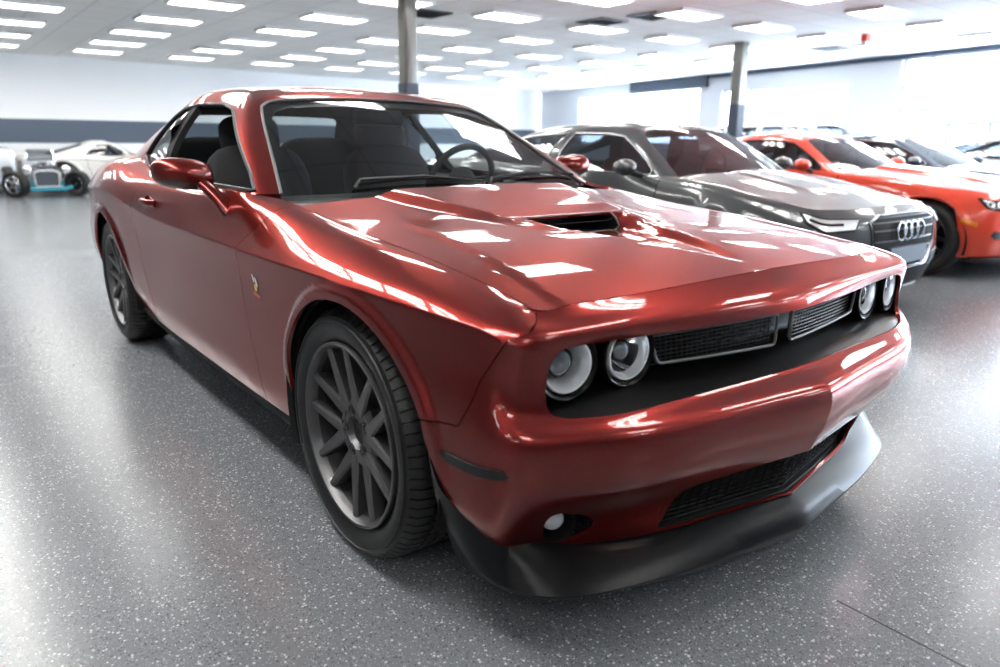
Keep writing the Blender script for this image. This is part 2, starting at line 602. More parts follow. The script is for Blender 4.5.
# ------------------------------------------------------------------ wheels
def make_wheel(parent, centre, out, R=0.364, rim_r=0.272, width=0.25, spokes=6, style='v', rim_mat=None, name='wheel',
               disc=True, rot=0.0, dish=0.045, lod=0):
    """out = +1 / -1: which way (y) the visible face looks; centre = middle of the outer face"""
    w = empty(name, centre, 0, parent)
    if out > 0:
        w.rotation_euler = (0, 0, PI)
    rm = rim_mat or M['rim']
    # local frame: visible face looks to -y, outer sidewall plane at y = 0
    b = MB()
    rr, W = rim_r, width
    so = R - rr
    prof = [(0.022, rr - 0.012), (0.006, rr + 0.006), (-0.004, rr + so * .30), (-0.006, rr + so * .50), (0.002, rr + so * .74),
            (0.012, R - 0.016), (0.024, R - 0.006), (0.045, R - 0.001), (0.066, R)]
    g = []
    nb = 76 if not lod else 26
    grooves = [0.075, 0.115, 0.155, 0.195]
    for gy in grooves:
        gy = gy * W / 0.25
        prof += [(gy - 0.006, R), (gy - 0.004, R - 0.007), (gy + 0.004, R - 0.007), (gy + 0.006, R)]
    prof += [(W - 0.045, R - 0.001), (W - 0.024, R - 0.006), (W - 0.012, R - 0.016), (W - 0.002, rr + so * .74), (W + 0.006, rr + so * .5), (W - 0.006, rr + 0.006), (W - 0.022, rr - 0.012)]
    sub = 4 if not lod else 3
    n = nb * sub
    V, F = [], []
    mP = len(prof)
    for k in range(n):
        a = 2 * PI * (k // sub + ((0, .80, .83, .97)[k % sub] if not lod else k % sub / sub)) / nb
        notch = k % sub >= 2 and not lod
        for (h, r) in prof:
            q = r
            if notch and r > R - 0.0165 and h > 0.01 and h < W - 0.01:
                q = r - 0.006
            V.append((q * math.cos(a), h, q * math.sin(a)))
    for k in range(n):
        k2 = (k + 1) % n
        for i in range(mP - 1):
            F.append((k * mP + i, k * mP + i + 1, k2 * mP + i + 1, k2 * mP + i))
    b.add(V, F)
    # raised ring on the sidewall
    b.lathe([(-0.0052, rr + so * .58), (-0.0085, rr + so * .60), (-0.0085, rr + so * .63), (-0.004, rr + so * .65)], 96)
    b.build('tyre', M['rubber'], w, True, 28)
    # rim: lip + barrel
    b = MB()
    b.lathe([(0.010, rr - 0.004), (0.000, rr - 0.004), (-0.003, rr - 0.008), (-0.001, rr - 0.014), (0.010, rr - 0.020), (0.020, rr - 0.023), (0.030, rr - 0.026)], 96)
    b2 = MB()
    b2.lathe([(0.030, rr - 0.026), (0.055, rr - 0.034), (0.12, rr - 0.050), (W - 0.03, rr - 0.040), (W - 0.01, rr - 0.010)], 72)
    b2.build('rim_barrel', M['barrel'], w)
    def bar(p0, p1, w0, w1, t0, t1, y0, y1):
        """spoke from p0 to p1 (x,z), widths, depths; y = face height"""
        a = Vector((p0[0], 0, p0[1])); c = Vector((p1[0], 0, p1[1]))
        d = (c - a).normalized(); s = Vector((-d.z, 0, d.x))
        def ring(p, wd, th, y):
            ch = min(0.006, wd * .3)
            return [p + s * (-wd / 2) + Vector((0, y + th, 0)), p + s * (-wd / 2) + Vector((0, y + ch, 0)), p + s * (-wd / 2 + ch) + Vector((0, y, 0)),
                    p + s * (wd / 2 - ch) + Vector((0, y, 0)), p + s * (wd / 2) + Vector((0, y + ch, 0)), p + s * (wd / 2) + Vector((0, y + th, 0))]
        m_ = (a + c) / 2
        b.rings([ring(a, w0, t0, y0), ring(m_, (w0 + w1) / 2 * .94, (t0 + t1) / 2, (y0 * .55 + y1 * .45) - .002), ring(c, w1, t1, y1)])
    rj = rr * 0.40
    re = rr - 0.014
    y_hub, y_end = dish * .75, 0.012
    for i in range(spokes):
        a = 2 * PI * i / spokes + rot
        if style == 'v':
            for sgn in (-1, 1):
                ae = a + sgn * (2 * PI / spokes) * 0.305
                a0 = a + sgn * 0.05
                bar((rj * 0.66 * math.cos(a0), rj * 0.66 * math.sin(a0)), (re * math.cos(ae), re * math.sin(ae)), 0.046, 0.025, 0.060, 0.036, y_hub - .004, y_end - .002)
        else:
            bar((rj * 0.4 * math.cos(a), rj * 0.4 * math.sin(a)), (re * math.cos(a), re * math.sin(a)), 0.075, 0.05, 0.05, 0.03, y_hub, y_end)
    # hub plate
    b.lathe([(y_hub + 0.05, rj * .97), (y_hub + 0.012, rj * .97), (y_hub - 0.001, rj * .80), (y_hub - 0.004, rj * .45), (y_hub + 0.016, rj * .36)], 60)
    b.build('rim', rm, w, True, 30)
    b = MB()
    b.lathe([(y_hub + 0.014, 0.0005), (y_hub + 0.010, rj * .15), (y_hub + 0.010, rj * .30), (y_hub + 0.020, rj * .36)], 40)
    b.build('centre_cap', M['black_satin'], w)
    for i in range(5 if not lod else 0):
        a = 2 * PI * i / 5 + 0.3 + rot
        b = MB()
        c = (rj * .58 * math.cos(a), y_hub, rj * .58 * math.sin(a))
        b.lathe([(-0.003, 0.0195), (-0.0055, 0.0165), (0.004, 0.0145), (0.004, 0.010), (-0.004, 0.0095), (-0.006, 0.007), (-0.006, 0.0004)], 18, 'y', c)
        b.build('lug_nut', M['dark_metal'], w)
    if disc and not lod:
        b = MB()
        b.lathe([(0.10, 0.06), (0.10, 0.19), (0.125, 0.19), (0.125, 0.06)], 48, closed=True)
        b.build('brake_disc', M['disc'], w)
        b = MB()
        R_ = []
        for k in range(9):
            a = PI * .80 + (k - 4) * 0.11
            R_.append([(r_ * math.cos(a), h_, r_ * math.sin(a)) for h_, r_ in ((0.072, .118), (0.072, .192), (0.085, .205), (0.15, .205), (0.15, .118))])
        b.rings(R_)
        b.build('brake_caliper', M['black_satin'], w)
    b = MB()
    b.lathe([(0.15, 0.02), (0.15, rr - 0.05)], 40)
    b.build('brake_backing', M['black_matt'], w)
    return w

# ------------------------------------------------------------------ the red coupe
zs = Nat([.75, .55, .3, .05, -.25, -.5, -.62, -.9], [.797, .832, .868, .892, .917, .945, .962, .985])
crn = Nat([.75, .3, 0, -.5, -.7], [.030, .022, .014, .028, .03])

def smooth(t):
    t = np.clip(t, 0, 1)
    return t * t * (3 - 2 * t)

def hood_h(x, y):
    x = np.asarray(x, float); y = np.abs(np.asarray(y, float))
    z = zs(x) + crn(x) * (1 - (y / .765) ** 2)
    # power bulge behind the scoop
    wt = np.interp(x, [-.6, -.45, -.06, .2], [.40, .36, .25, .20])
    wl = np.interp(x, [-.6, -.3, 0], [.11, .10, .085])
    A = np.interp(x, [-.62, -.45, -.2, -.05], [.022, .024, .017, .004])
    core = smooth((wt + wl - y) / wl)
    z = z + A * core * smooth((-.035 - x) / .05) + A * .0 * core
    # shoulders of the scoop run out forwards
    z = z + .010 * core * smooth((.14 - x) / .2) * smooth((x + .12) / .1) * smooth((y - .19) / .03)
    # trough in front of the scoop, narrowing to a point at the nose
    t = np.clip((x + .06) / .68, 0, 1)
    w = .215 * (1 - t) + .012
    D = .052 * (1 - t) ** 1.0
    z = z - D * smooth((w - y) / .05 + .3) * smooth((x + .095) / .05)
    # crease towards the fender
    yc = np.interp(x, [-.3, .1, .65], [.58, .61, .70])
    z = z + .0045 * (1 - smooth((y - yc + .012) / .035)) * smooth((x + .35) / .35)
    return z

def hood_surf(u, v):
    return np.stack([u, v, hood_h(u, v)], 1)

# wheel openings: radius by angle (degrees) round the hub
ARCH_F = (0.02, 0.364, Nat([-30, 0, 25, 40, 60, 90, 120, 150, 180, 200], [.41, .43, .452, .432, .410, .394, .394, .400, .404, .404]))
ARCH_R = (-2.946, 0.364, Nat([-30, 0, 30, 60, 90, 120, 180, 210], [.425, .415, .405, .400, .398, .398, .405, .41]))
def arch_pts(A, a0, a1, n):
    th = np.linspace(a0, a1, n + 1)
    r = A[2](th)
    return [(A[0] + q * math.cos(math.radians(t)), A[1] + q * math.sin(math.radians(t))) for t, q in zip(th, r)]
def flare(P):
    P = P.copy()
    y = np.abs(P[:, 1])
    side = smooth((y - .72) / .1)
    for cx, cz, rf in (ARCH_F, ARCH_R):
        dx, dz = P[:, 0] - cx, P[:, 2] - cz
        rho = np.hypot(dx, dz)
        th = np.degrees(np.arctan2(dz, dx))
        th = np.where(th < -90, th + 360, th)
        ra = rf(np.clip(th, -30, 200))
        up = smooth((P[:, 2] - .36) / .22)
        d = .015 * smooth((ra + .052 - rho) / .030) * side * up
        P[:, 1] += d
    return P

def r0_front(pts):
    full = sorted(set([(-y, x) for y, x in pts if y > 0] + list(pts)))
    n = Nat([p[0] for p in full], [p[1] for p in full])
    ys = np.linspace(0, pts[-1][0], 15)
    xs = n(ys)
    return [(float(y), float(x), float(hood_h([x], [y])[0])) for y, x in zip(ys, xs)]

R0s = [(.55, .765), (.1, .767), (-.3, .768), (-.6, .772), (-.74, .790), (-.88, .833), (-1.3, .848), (-1.9, .843), (-2.35, .815), (-2.7, .775), (-3.1, .735), (-3.45, .72), (-3.75, .70)]
R0z = {.55: None, -.88: .983, -1.3: .986, -1.9: .995, -2.35: 1.02, -2.7: 1.062, -3.1: 1.075, -3.45: 1.03, -3.75: .975}
def r0_side():
    out = []
    ny = Nat([p[0] for p in R0s], [p[1] for p in R0s])
    pts = [(float(x), float(ny([x])[0])) for x in np.linspace(.55, -.6, 14)] + [p for p in R0s if p[0] < -.65]
    for x, y in pts:
        z = R0z.get(x)
        if z is None:
            z = float(hood_h([x], [y])[0]) if x > -.65 else float(zs(x)[0])
        out.append((x, y, z))
    return out

BODY_ROWS = [
    dict(f=r0_front([(0, .690), (.3, .685), (.5, .672), (.74, .634)]), s=r0_side(), b=[(.64, -3.90, .975), (.3, -3.95, .98), (0, -3.96, .982)], cf=.5),
    dict(f=[(0, .737, .813), (.4, .716, .806), (.76, .676, .800)],
         s=[(.55, .800, .832), (.05, .825, .888), (-.3, .830, .913), (-.6, .838, .943), (-.88, .862, .957), (-1.3, .876, .959), (-1.9, .878, .968), (-2.35, .872, .992), (-2.7, .858, 1.03), (-3.1, .842, 1.045), (-3.45, .825, 1.0), (-3.75, .78, .92)],
         b=[(.68, -3.96, .95), (.3, -4.0, .955), (0, -4.01, .956)], cf=.5),
    dict(f=[(0, .772, .782), (.4, .744, .780), (.775, .706, .784)],
         s=[(.55, .868, .815), (.3, .889, .838), (.05, .900, .849), (-.3, .905, .857), (-.7, .910, .866), (-1.3, .915, .875), (-1.9, .921, .895), (-2.35, .926, .93), (-2.7, .926, .965), (-3.1, .915, .972), (-3.45, .892, .94), (-3.75, .845, .88)],
         b=[(.72, -3.99, .90), (.3, -4.03, .905), (0, -4.04, .906)], cf=.5),
    dict(f=[(0, .785, .745), (.2, .772, .745), (.4, .746, .745), (.6, .716, .747), (.785, .706, .754)],
         s=[(.55, .898, .797), (.3, .928, .806), (0, .942, .811), (-.7, .946, .810), (-1.3, .948, .812), (-1.9, .951, .824), (-2.2, .956, .848), (-2.5, .963, .886), (-2.8, .966, .905), (-3.1, .960, .905), (-3.4, .935, .885), (-3.75, .872, .845)],
         b=[(.74, -4.0, .855), (.3, -4.045, .86), (0, -4.05, .86)], cf=.5),
    dict(f=[(0, .815, .602), (.3, .800, .602), (.54, .785, .602), (.70, .755, .603), (.79, .716, .607)],
         s=[(.55, .908, .675), (.3, .930, .69), (0, .936, .695), (-.7, .932, .70), (-1.5, .932, .70), (-2.2, .940, .72), (-2.6, .953, .76), (-3.0, .953, .77), (-3.4, .932, .75), (-3.75, .878, .73)],
         b=[(.76, -3.98, .73), (.3, -4.02, .73), (0, -4.03, .73)], cf=.5),
    dict(f=[(0, .889, .566), (.32, .864, .566), (.5, .846, .566), (.66, .813, .565), (.75, .776, .565)],
         s=[(.55, .925, .565), (.3, .936, .568), (0, .936, .57), (-.7, .929, .57), (-1.5, .927, .57), (-2.2, .932, .58), (-2.6, .944, .60), (-3.0, .946, .61), (-3.4, .930, .60), (-3.75, .885, .60)],
         b=[(.77, -4.0, .60), (.3, -4.05, .60), (0, -4.06, .60)], cf=.55, v=.010, vw=.25),
    dict(f=[(0, .887, .45), (.32, .858, .45), (.5, .838, .45), (.66, .798, .45), (.75, .757, .45)],
         s=[(.55, .918, .45), (.3, .930, .455), (0, .93, .46), (-.7, .925, .46), (-1.5, .922, .46), (-2.2, .924, .46), (-2.6, .93, .47), (-3.0, .93, .47), (-3.4, .92, .47), (-3.75, .88, .48)],
         b=[(.77, -4.0, .48), (.3, -4.05, .48), (0, -4.06, .48)], cf=.55, v=.010, vw=.25),
    dict(f=[(0, .828, .345), (.3, .808, .345), (.46, .778, .345), (.6, .738, .345), (.72, .690, .345)],
         s=[(.55, .892, .335), (.3, .914, .345), (0, .915, .35), (-.7, .918, .352), (-1.5, .917, .352), (-2.2, .915, .352), (-2.6, .912, .36), (-3.0, .908, .36), (-3.4, .90, .37), (-3.75, .86, .38)],
         b=[(.75, -3.97, .38), (.3, -4.02, .38), (0, -4.03, .38)], cf=.52, v=.026, vw=.3),
    dict(f=[(0, .803, .235), (.25, .785, .235), (.46, .742, .235), (.6, .690, .235), (.72, .622, .235)],
         s=[(.55, .826, .235), (.3, .86, .245), (0, .885, .258), (-.7, .898, .258), (-1.5, .898, .258), (-2.2, .894, .262), (-2.6, .88, .275), (-3.0, .86, .29), (-3.4, .85, .30), (-3.75, .81, .31)],
         b=[(.72, -3.9, .31), (.3, -3.95, .31), (0, -3.96, .31)], cf=.5, v=.03, vw=.3),
]
BODY = Loft(BODY_ROWS, .55, -3.75, sharp=(3,), warp=flare)

GH_ROWS = [
    dict(f=[(0, -.665, .967), (.4, -.705, .973), (.745, -.795, .982)], s=[(-.90, .835, .980), (-1.4, .846, .983), (-2.0, .838, .995), (-2.4, .808, 1.02), (-2.8, .766, 1.06), (-3.08, .715, 1.075)],
         b=[(.58, -3.26, 1.072), (.3, -3.36, 1.07), (0, -3.40, 1.07)], cf=.45),
    dict(f=[(0, -1.025, 1.165), (.35, -1.05, 1.165), (.655, -1.115, 1.165)], s=[(-1.26, .738, 1.165), (-1.8, .746, 1.168), (-2.2, .740, 1.17), (-2.6, .708, 1.175), (-2.92, .645, 1.185)],
         b=[(.50, -3.05, 1.185), (.25, -3.13, 1.185), (0, -3.16, 1.185)], cf=.45),
    dict(f=[(0, -1.415, 1.352), (.3, -1.412, 1.345), (.555, -1.415, 1.326)], s=[(-1.56, .606, 1.325), (-1.9, .614, 1.335), (-2.2, .611, 1.337), (-2.45, .592, 1.33), (-2.66, .545, 1.318)],
         b=[(.42, -2.80, 1.315), (.2, -2.86, 1.32), (0, -2.88, 1.322)], cf=.42),
    dict(f=[(0, -1.52, 1.384), (.3, -1.508, 1.379), (.47, -1.505, 1.366)], s=[(-1.62, .528, 1.378), (-1.95, .538, 1.396), (-2.25, .530, 1.396), (-2.5, .485, 1.382)],
         b=[(.36, -2.62, 1.372), (.2, -2.68, 1.378), (0, -2.70, 1.380)], cf=.42),
    dict(f=[(0, -1.68, 1.415), (.2, -1.67, 1.412), (.28, -1.68, 1.41)], s=[(-1.76, .345, 1.412), (-2.0, .355, 1.423), (-2.3, .33, 1.415)],
         b=[(.24, -2.40, 1.413), (.1, -2.44, 1.415), (0, -2.45, 1.416)], cf=.42),
    dict(f=[(0, -1.90, 1.436), (.02, -1.90, 1.436), (.04, -1.90, 1.436)], s=[(-1.93, .06, 1.436), (-2.0, .06, 1.437), (-2.12, .05, 1.436)],
         b=[(.04, -2.14, 1.436), (.02, -2.15, 1.436), (0, -2.15, 1.436)], cf=.42),
]
GH = Loft(GH_ROWS)

def gh_side(pts):
    """(x,z) on the side of the greenhouse -> (s,r)"""
    S = np.linspace(1.0, 4.0, 241)
    Rr = np.linspace(0, 3, 121)
    ss, rr = np.meshgrid(S, Rr, indexing='ij')
    P = GH(ss.ravel(), rr.ravel())
    out = []
    for x, z in pts:
        i = int(np.argmin((P[:, 0] - x) ** 2 + (P[:, 2] - z) ** 2))
        s0, r0 = ss.ravel()[i], rr.ravel()[i]
        for _ in range(8):
            p = GH([s0, s0 + 1e-4, s0], [r0, r0, r0 + 1e-3])
            J = np.array([[(p[1][0] - p[0][0]) / 1e-4, (p[2][0] - p[0][0]) / 1e-3], [(p[1][2] - p[0][2]) / 1e-4, (p[2][2] - p[0][2]) / 1e-3]])
            d = np.linalg.lstsq(J, np.array([x - p[0][0], z - p[0][2]]), rcond=None)[0]
            s0 += float(np.clip(d[0], -.05, .05)); r0 += float(np.clip(d[1], -.1, .1))
        out.append((s0, r0))
    return out

def both(fn):
    return [fn('R'), fn('L')]

def build_coupe():
    car = empty('muscle_car')
    tag(car, 'large dark red two-door muscle coupe with black front splitter, nearest the camera', 'car')
    S = BODY
    red = M['red']
    sx = S.sx
    SEAM = 1.30                       # bumper / fender seam at the nose (along the top edge)
    # --- hood
    ss = np.concatenate([np.linspace(0, 1, 24), np.linspace(1, 2, 16)[1:], np.linspace(2, sx(-.585), 40)[1:]])
    edge = S.row(0, ss)
    outer = [(float(p[0]), float(p[1])) for p in edge] + [(-.585, .5), (-.565, .25), (-.56, 0)]
    hole = [(-.088, 0), (-.088, .195), (-.080, .205), (-.040, .205), (-.034, .195), (-.034, 0)]
    # scoop opening cut from the half sheet at the centre line
    outer2 = [(float(edge[0][0]), 0.0)] + [(float(p[0]), float(p[1])) for p in edge[1:]] + [(-.585, .5), (-.565, .25), (-.56, 0), (-.088, 0), (-.088, .185), (-.080, .2), (-.045, .2), (-.038, .19), (-.038, 0)]
    hood = panel('hood', red, car, hood_surf, outer2, side='B', step=.016, scale=(1, 1), flip=True, gap=.002)
    # scoop insert
    b = MB()
    zt = float(hood_h([-.088], [.0])[0]); zb = float(hood_h([-.038], [0])[0])
    zt2 = float(hood_h([-.088], [.185])[0]); zb2 = float(hood_h([-.038], [.185])[0])
    yy = np.linspace(-.2, .2, 17)
    top = [(-.087, y, float(hood_h([-.088], [y])[0]) - .001) for y in yy]
    bot = [(-.037, y, float(hood_h([-.038], [y])[0]) - .001) for y in yy]
    back = [(-.20, y, top[i][2] - .012) for i, y in enumerate(yy)]
    backb = [(-.20, y, bot[i][2] - .012) for i, y in enumerate(yy)]
    n = len(yy)
    V = top + back + backb + bot
    F = []
    for r_ in range(3):
        for i in range(n - 1):
            F.append((r_ * n + i, r_ * n + i + 1, (r_ + 1) * n + i + 1, (r_ + 1) * n + i))
    F += [(0, n, 2 * n, 3 * n), (n - 1, 2 * n - 1, 3 * n - 1, 4 * n - 1)]
    b.add(V, F)
    sc = b.build('hood_scoop', M['black_satin'], hood, False)
    b = MB()
    b.tube(top + [(-.062, .204, top[-1][2] - .018)] + bot[::-1] + [(-.062, -.204, top[0][2] - .018)], .0035, 6, True)
    b.build('scoop_trim', M['grey_trim'], sc)
    b = MB()
    for k in range(1):
        f = .45
        b.tube([(-.075, y, top[i][2] * (1 - f) + bot[i][2] * f - .002) for i, y in enumerate(yy)], .0025, 5)
    b.build('scoop_louvre', M['black_gloss'], sc)

    # --- front bumper cover with header, cavity and intake openings
    def sr(x, z):
        s = sx(x)
        return (s, S.r_at(s, z, 3, 8))
    arch_front = [sr(x, z) for x, z in [(.434, .553), (.440, .50), (.457, .43), (.493, .368), (.535, .327)]] + [(1.93, S.r_at(1.93, .295, 3, 8)), (1.84, 7.72), (1.72, 7.9)]
    seam_low = sr(.56, .571)
    cav_s = 1.30
    cav_top = [(0, 3), (.91, 3), (.955, 3.01), (.985, 3.06), (1.005, 3.2), (1.012, 3.45), (1.010, 3.75), (.995, 3.93), (.965, 4.0), (.88, 4), (0, 4)]
    in_t, in_b = 6.70, 8.0 - .05
    ywin = .60
    intake = [(0, in_t), (.42, in_t), (.545, in_t + .02), (.595, in_t + .12), (.62, in_t + .35), (.64, in_b - .14), (.635, in_b - .03), (.60, in_b), (0, in_b)]
    outer = [(0, 0), (1.0, 0), (SEAM, 0), (SEAM - .02, 1.0), (SEAM + .03, 2.0), (SEAM + .22, 3.0), (seam_low[0] - .18, 3.9), (seam_low[0] - .03, seam_low[1] - .2), seam_low] + arch_front + \
            [(1.55, 8.0), (1.0, 8.0), (0, 8.0)] + intake[::-1] + cav_top[::-1]
    # fog lamp hole
    fog = [(1.02 + .125 * math.cos(t) - .04 * math.sin(t), 7.36 + .50 * math.sin(t)) for t in np.linspace(0, 2 * PI, 28)[:-1]]
    bump = panel('front_bumper', red, car, S, outer, [fog], side='B', step=.016, gap=.0015, depth=.010)

    # --- fenders
    door_f = [(-.590, .955), (-.64, .90), (-.705, .85), (-.745, .80), (-.752, .70), (-.742, .588), (-.700, .479), (-.672, .40), (-.668, .30)]
    seam_rev = [(SEAM, 0), (SEAM - .02, 1.0), (SEAM + .03, 2.0), (SEAM + .22, 3.0), (seam_low[0] - .18, 3.9), (seam_low[0] - .03, seam_low[1] - .2), seam_low]
    door_sr = [(sx(-.600), 0)] + [(sx(x), S.r_at(sx(x), z, 0.6, 8)) for x, z in door_f] + [(sx(-.668), 8.0)]
    arch_f = [(sx(x), S.r_at(sx(x), z, 3, 8)) for x, z in arch_pts(ARCH_F, 24.7, 193, 60)]
    fend = seam_rev + arch_f + [(arch_f[-1][0] + .01, 8.0)] + door_sr[::-1]
    top_end = sx(-.600)
    for sd in 'RL':
        f_ = panel('fender', red, car, S, fend, side=sd, step=.011 if sd == 'R' else .016, gap=.0015)
    # --- doors
    XR = -2.215
    door_r = [(XR + .02, .95), (XR, .90), (XR - .002, .70), (XR + .02, .50), (XR + .08, .36)]
    dr_sr = [(sx(XR + .02), 0)] + [(sx(x), S.r_at(sx(x), z, .2, 8)) for x, z in door_r] + [(sx(XR + .12), 8.0)]
    fr = [(sx(-.600), 0)] + [(sx(x), S.r_at(sx(x), z, 0.6, 8)) for x, z in door_f] + [(sx(-.668), 8.0)]
    doorp = fr + [(sx(-1.3), 8.0)] + dr_sr[::-1]
    doors = {}
    for sd in 'RL':
        doors[sd] = panel('door', red, car, S, doorp, side=sd, step=.018, gap=.002)
    # --- rear quarters
    arch_r = [(sx(x), S.r_at(sx(x), z, 1, 8)) for x, z in arch_pts(ARCH_R, -13, 193, 64)]
    rear_s = S.s3 + .55
    quarter = dr_sr + [(arch_r[0][0] - .02, 8.0)] + arch_r + [(arch_r[-1][0] + .02, 8.0), (rear_s, 8.0), (rear_s, 0)]
    for sd in 'RL':
        panel('rear_quarter', red, car, S, quarter, side=sd, step=.013 if sd == 'R' else .018, gap=.0015)
    tail = [(rear_s, 0), (rear_s, 8), (S.smax, 8), (S.smax, 3.7), (S.s3 + .85, 3.7), (S.s3 + .72, 3.4), (S.s3 + .72, 2.3), (S.s3 + .85, 2.1), (S.smax, 2.1), (S.smax, 0)]
    panel('rear_bumper', red, car, S, tail, side='B', step=.03)
    lamp = [(S.s3 + .72, 3.4), (S.s3 + .72, 2.3), (S.s3 + .85, 2.1), (S.smax, 2.1), (S.smax, 3.7), (S.s3 + .85, 3.7)]
    panel('tail_lamp', M['tail_red'], car, S, lamp, side='B', step=.03, off=-.008)
    # trunk lid: flat between rear window and tail
    e = S.row(0, np.linspace(sx(-3.0), S.smax, 60))
    g = GH.row(0, np.linspace(4.0, 5.0, 20))
    def trunk_surf(u, v):
        # u 0..1 along the body edge, v 0 at the body edge .. 1 at the rear window / centre line
        a = S.row(0, sx(-3.05) + u * (S.smax - sx(-3.05)))
        c = GH.row(0, 4.0 + .999 * np.clip(u * 1.0, 0, 1) * 1.0 * (1 - 0) )
        w = v[:, None]
        return a * (1 - w) + c * w
    panel('trunk_lid', red, car, trunk_surf, [(0, 0), (1, 0), (1, 1), (0, 1)], side='B', step=.04, scale=(1.2, .6), flip=True, depth=0)

    # --- greenhouse: roof with pillars
    ws_side = 1.16
    win = gh_side([(-.865, .992), (-.98, 1.055), (-1.20, 1.155), (-1.44, 1.255), (-1.56, 1.298), (-1.70, 1.322), (-2.05, 1.334), (-2.30, 1.322), (-2.43, 1.285), (-2.50, 1.22), (-2.57, 1.12), (-2.58, 1.085), (-2.42, 1.035), (-2.25, 1.018), (-1.9, 1.005), (-1.3, .996)])
    wlow = [win[-1], win[-2], win[-3], win[-4], win[-5]]
    roof = [(.0, 2.06), (.84, 2.06), (.95, 1.99), (1.0, 1.84), (1.01, 1.0), (1.01, 0), (2.0, -.0), (2.4, 0), (3.0, 0), (3.5, 0.0), (4.02, 0), (3.80, .3), (3.78, 1.0), (3.84, 1.9), (3.95, 2.08), (4.1, 2.12), (5, 2.12), (5, 5), (0, 5)]
    roof_o = panel('roof', red, car, GH, roof, [win], side='B', step=.02, scale=(.55, .18), flip=True, depth=.02)
    panel('headliner', M['dash'], car, GH, roof, [win], side='B', step=.05, scale=(.55, .18), flip=True, depth=0, off=-.022)
    ws = [(0, -.05), (1.015, -.05), (1.015, 1.0), (1.003, 1.84), (.952, 1.993), (.84, 2.065), (0, 2.065)]
    wso = panel('windshield', M['glass_ws'], car, GH, ws, side='B', step=.03, scale=(.7, .25), flip=True, depth=0, off=-.004)
    strip_tube('windshield_trim', M['grey_trim'], wso, GH, [(1.013, 0), (1.013, 1.0), (1.002, 1.84), (.952, 1.99), (.84, 2.063), (0, 2.063)], .006, 'R', scale=(.7, .25))
    strip_tube('windshield_trim', M['grey_trim'], wso, GH, [(1.013, 0), (1.013, 1.0), (1.002, 1.84), (.952, 1.99), (.84, 2.063), (0, 2.063)], .006, 'L', scale=(.7, .25))
    # black shade band printed round the edge of the windshield
    band = [(0, 1.80), (.80, 1.80), (.90, 1.70), (.945, 1.5), (.955, 0), (1.013, 0), (1.013, 1.0), (1.001, 1.84), (.95, 1.985), (.84, 2.06), (0, 2.06)]
    panel('windshield_border', M['black_gloss'], wso, GH, band, side='B', step=.03, scale=(.7, .25), flip=True, depth=0, off=-.009)
    bl = [(5, 2.10), (4.1, 2.10), (3.96, 2.06), (3.85, 1.9), (3.79, 1.0), (3.81, .3), (4.02, 0.02), (5, .02)]
    panel('rear_window', M['glass_ws'], car, GH, bl, side='B', step=.05, scale=(.7, .25), flip=False if False else True, depth=0, off=-.004)
    post = gh_side([(-2.17, 1.325), (-2.05, 1.01)])
    post2 = gh_side([(-2.11, 1.325), (-1.99, 1.01)])
    # quarter glass behind the post
    q = gh_side([(-2.17, 1.328), (-2.30, 1.322), (-2.43, 1.285), (-2.50, 1.22), (-2.57, 1.12), (-2.58, 1.085), (-2.42, 1.035), (-2.25, 1.018), (-2.05, 1.012)])
    pst = gh_side([(-2.185, 1.333), (-2.10, 1.334), (-1.985, 1.008), (-2.065, 1.012)])
    for sd in 'RL':
        panel('quarter_window', M['glass_ws'], car, GH, q, side=sd, step=.03, scale=(.7, .25), flip=True, depth=0, off=-.006)
        panel('window_post', M['black_matt'], car, GH, pst, side=sd, step=.03, scale=(.7, .25), flip=True, depth=.03, off=-.003)
        wt = strip_tube('window_trim', M['dark_metal'], car, GH, win, .0075, sd, True, scale=(.7, .25), n=8)
    return car, doors, bump, hood
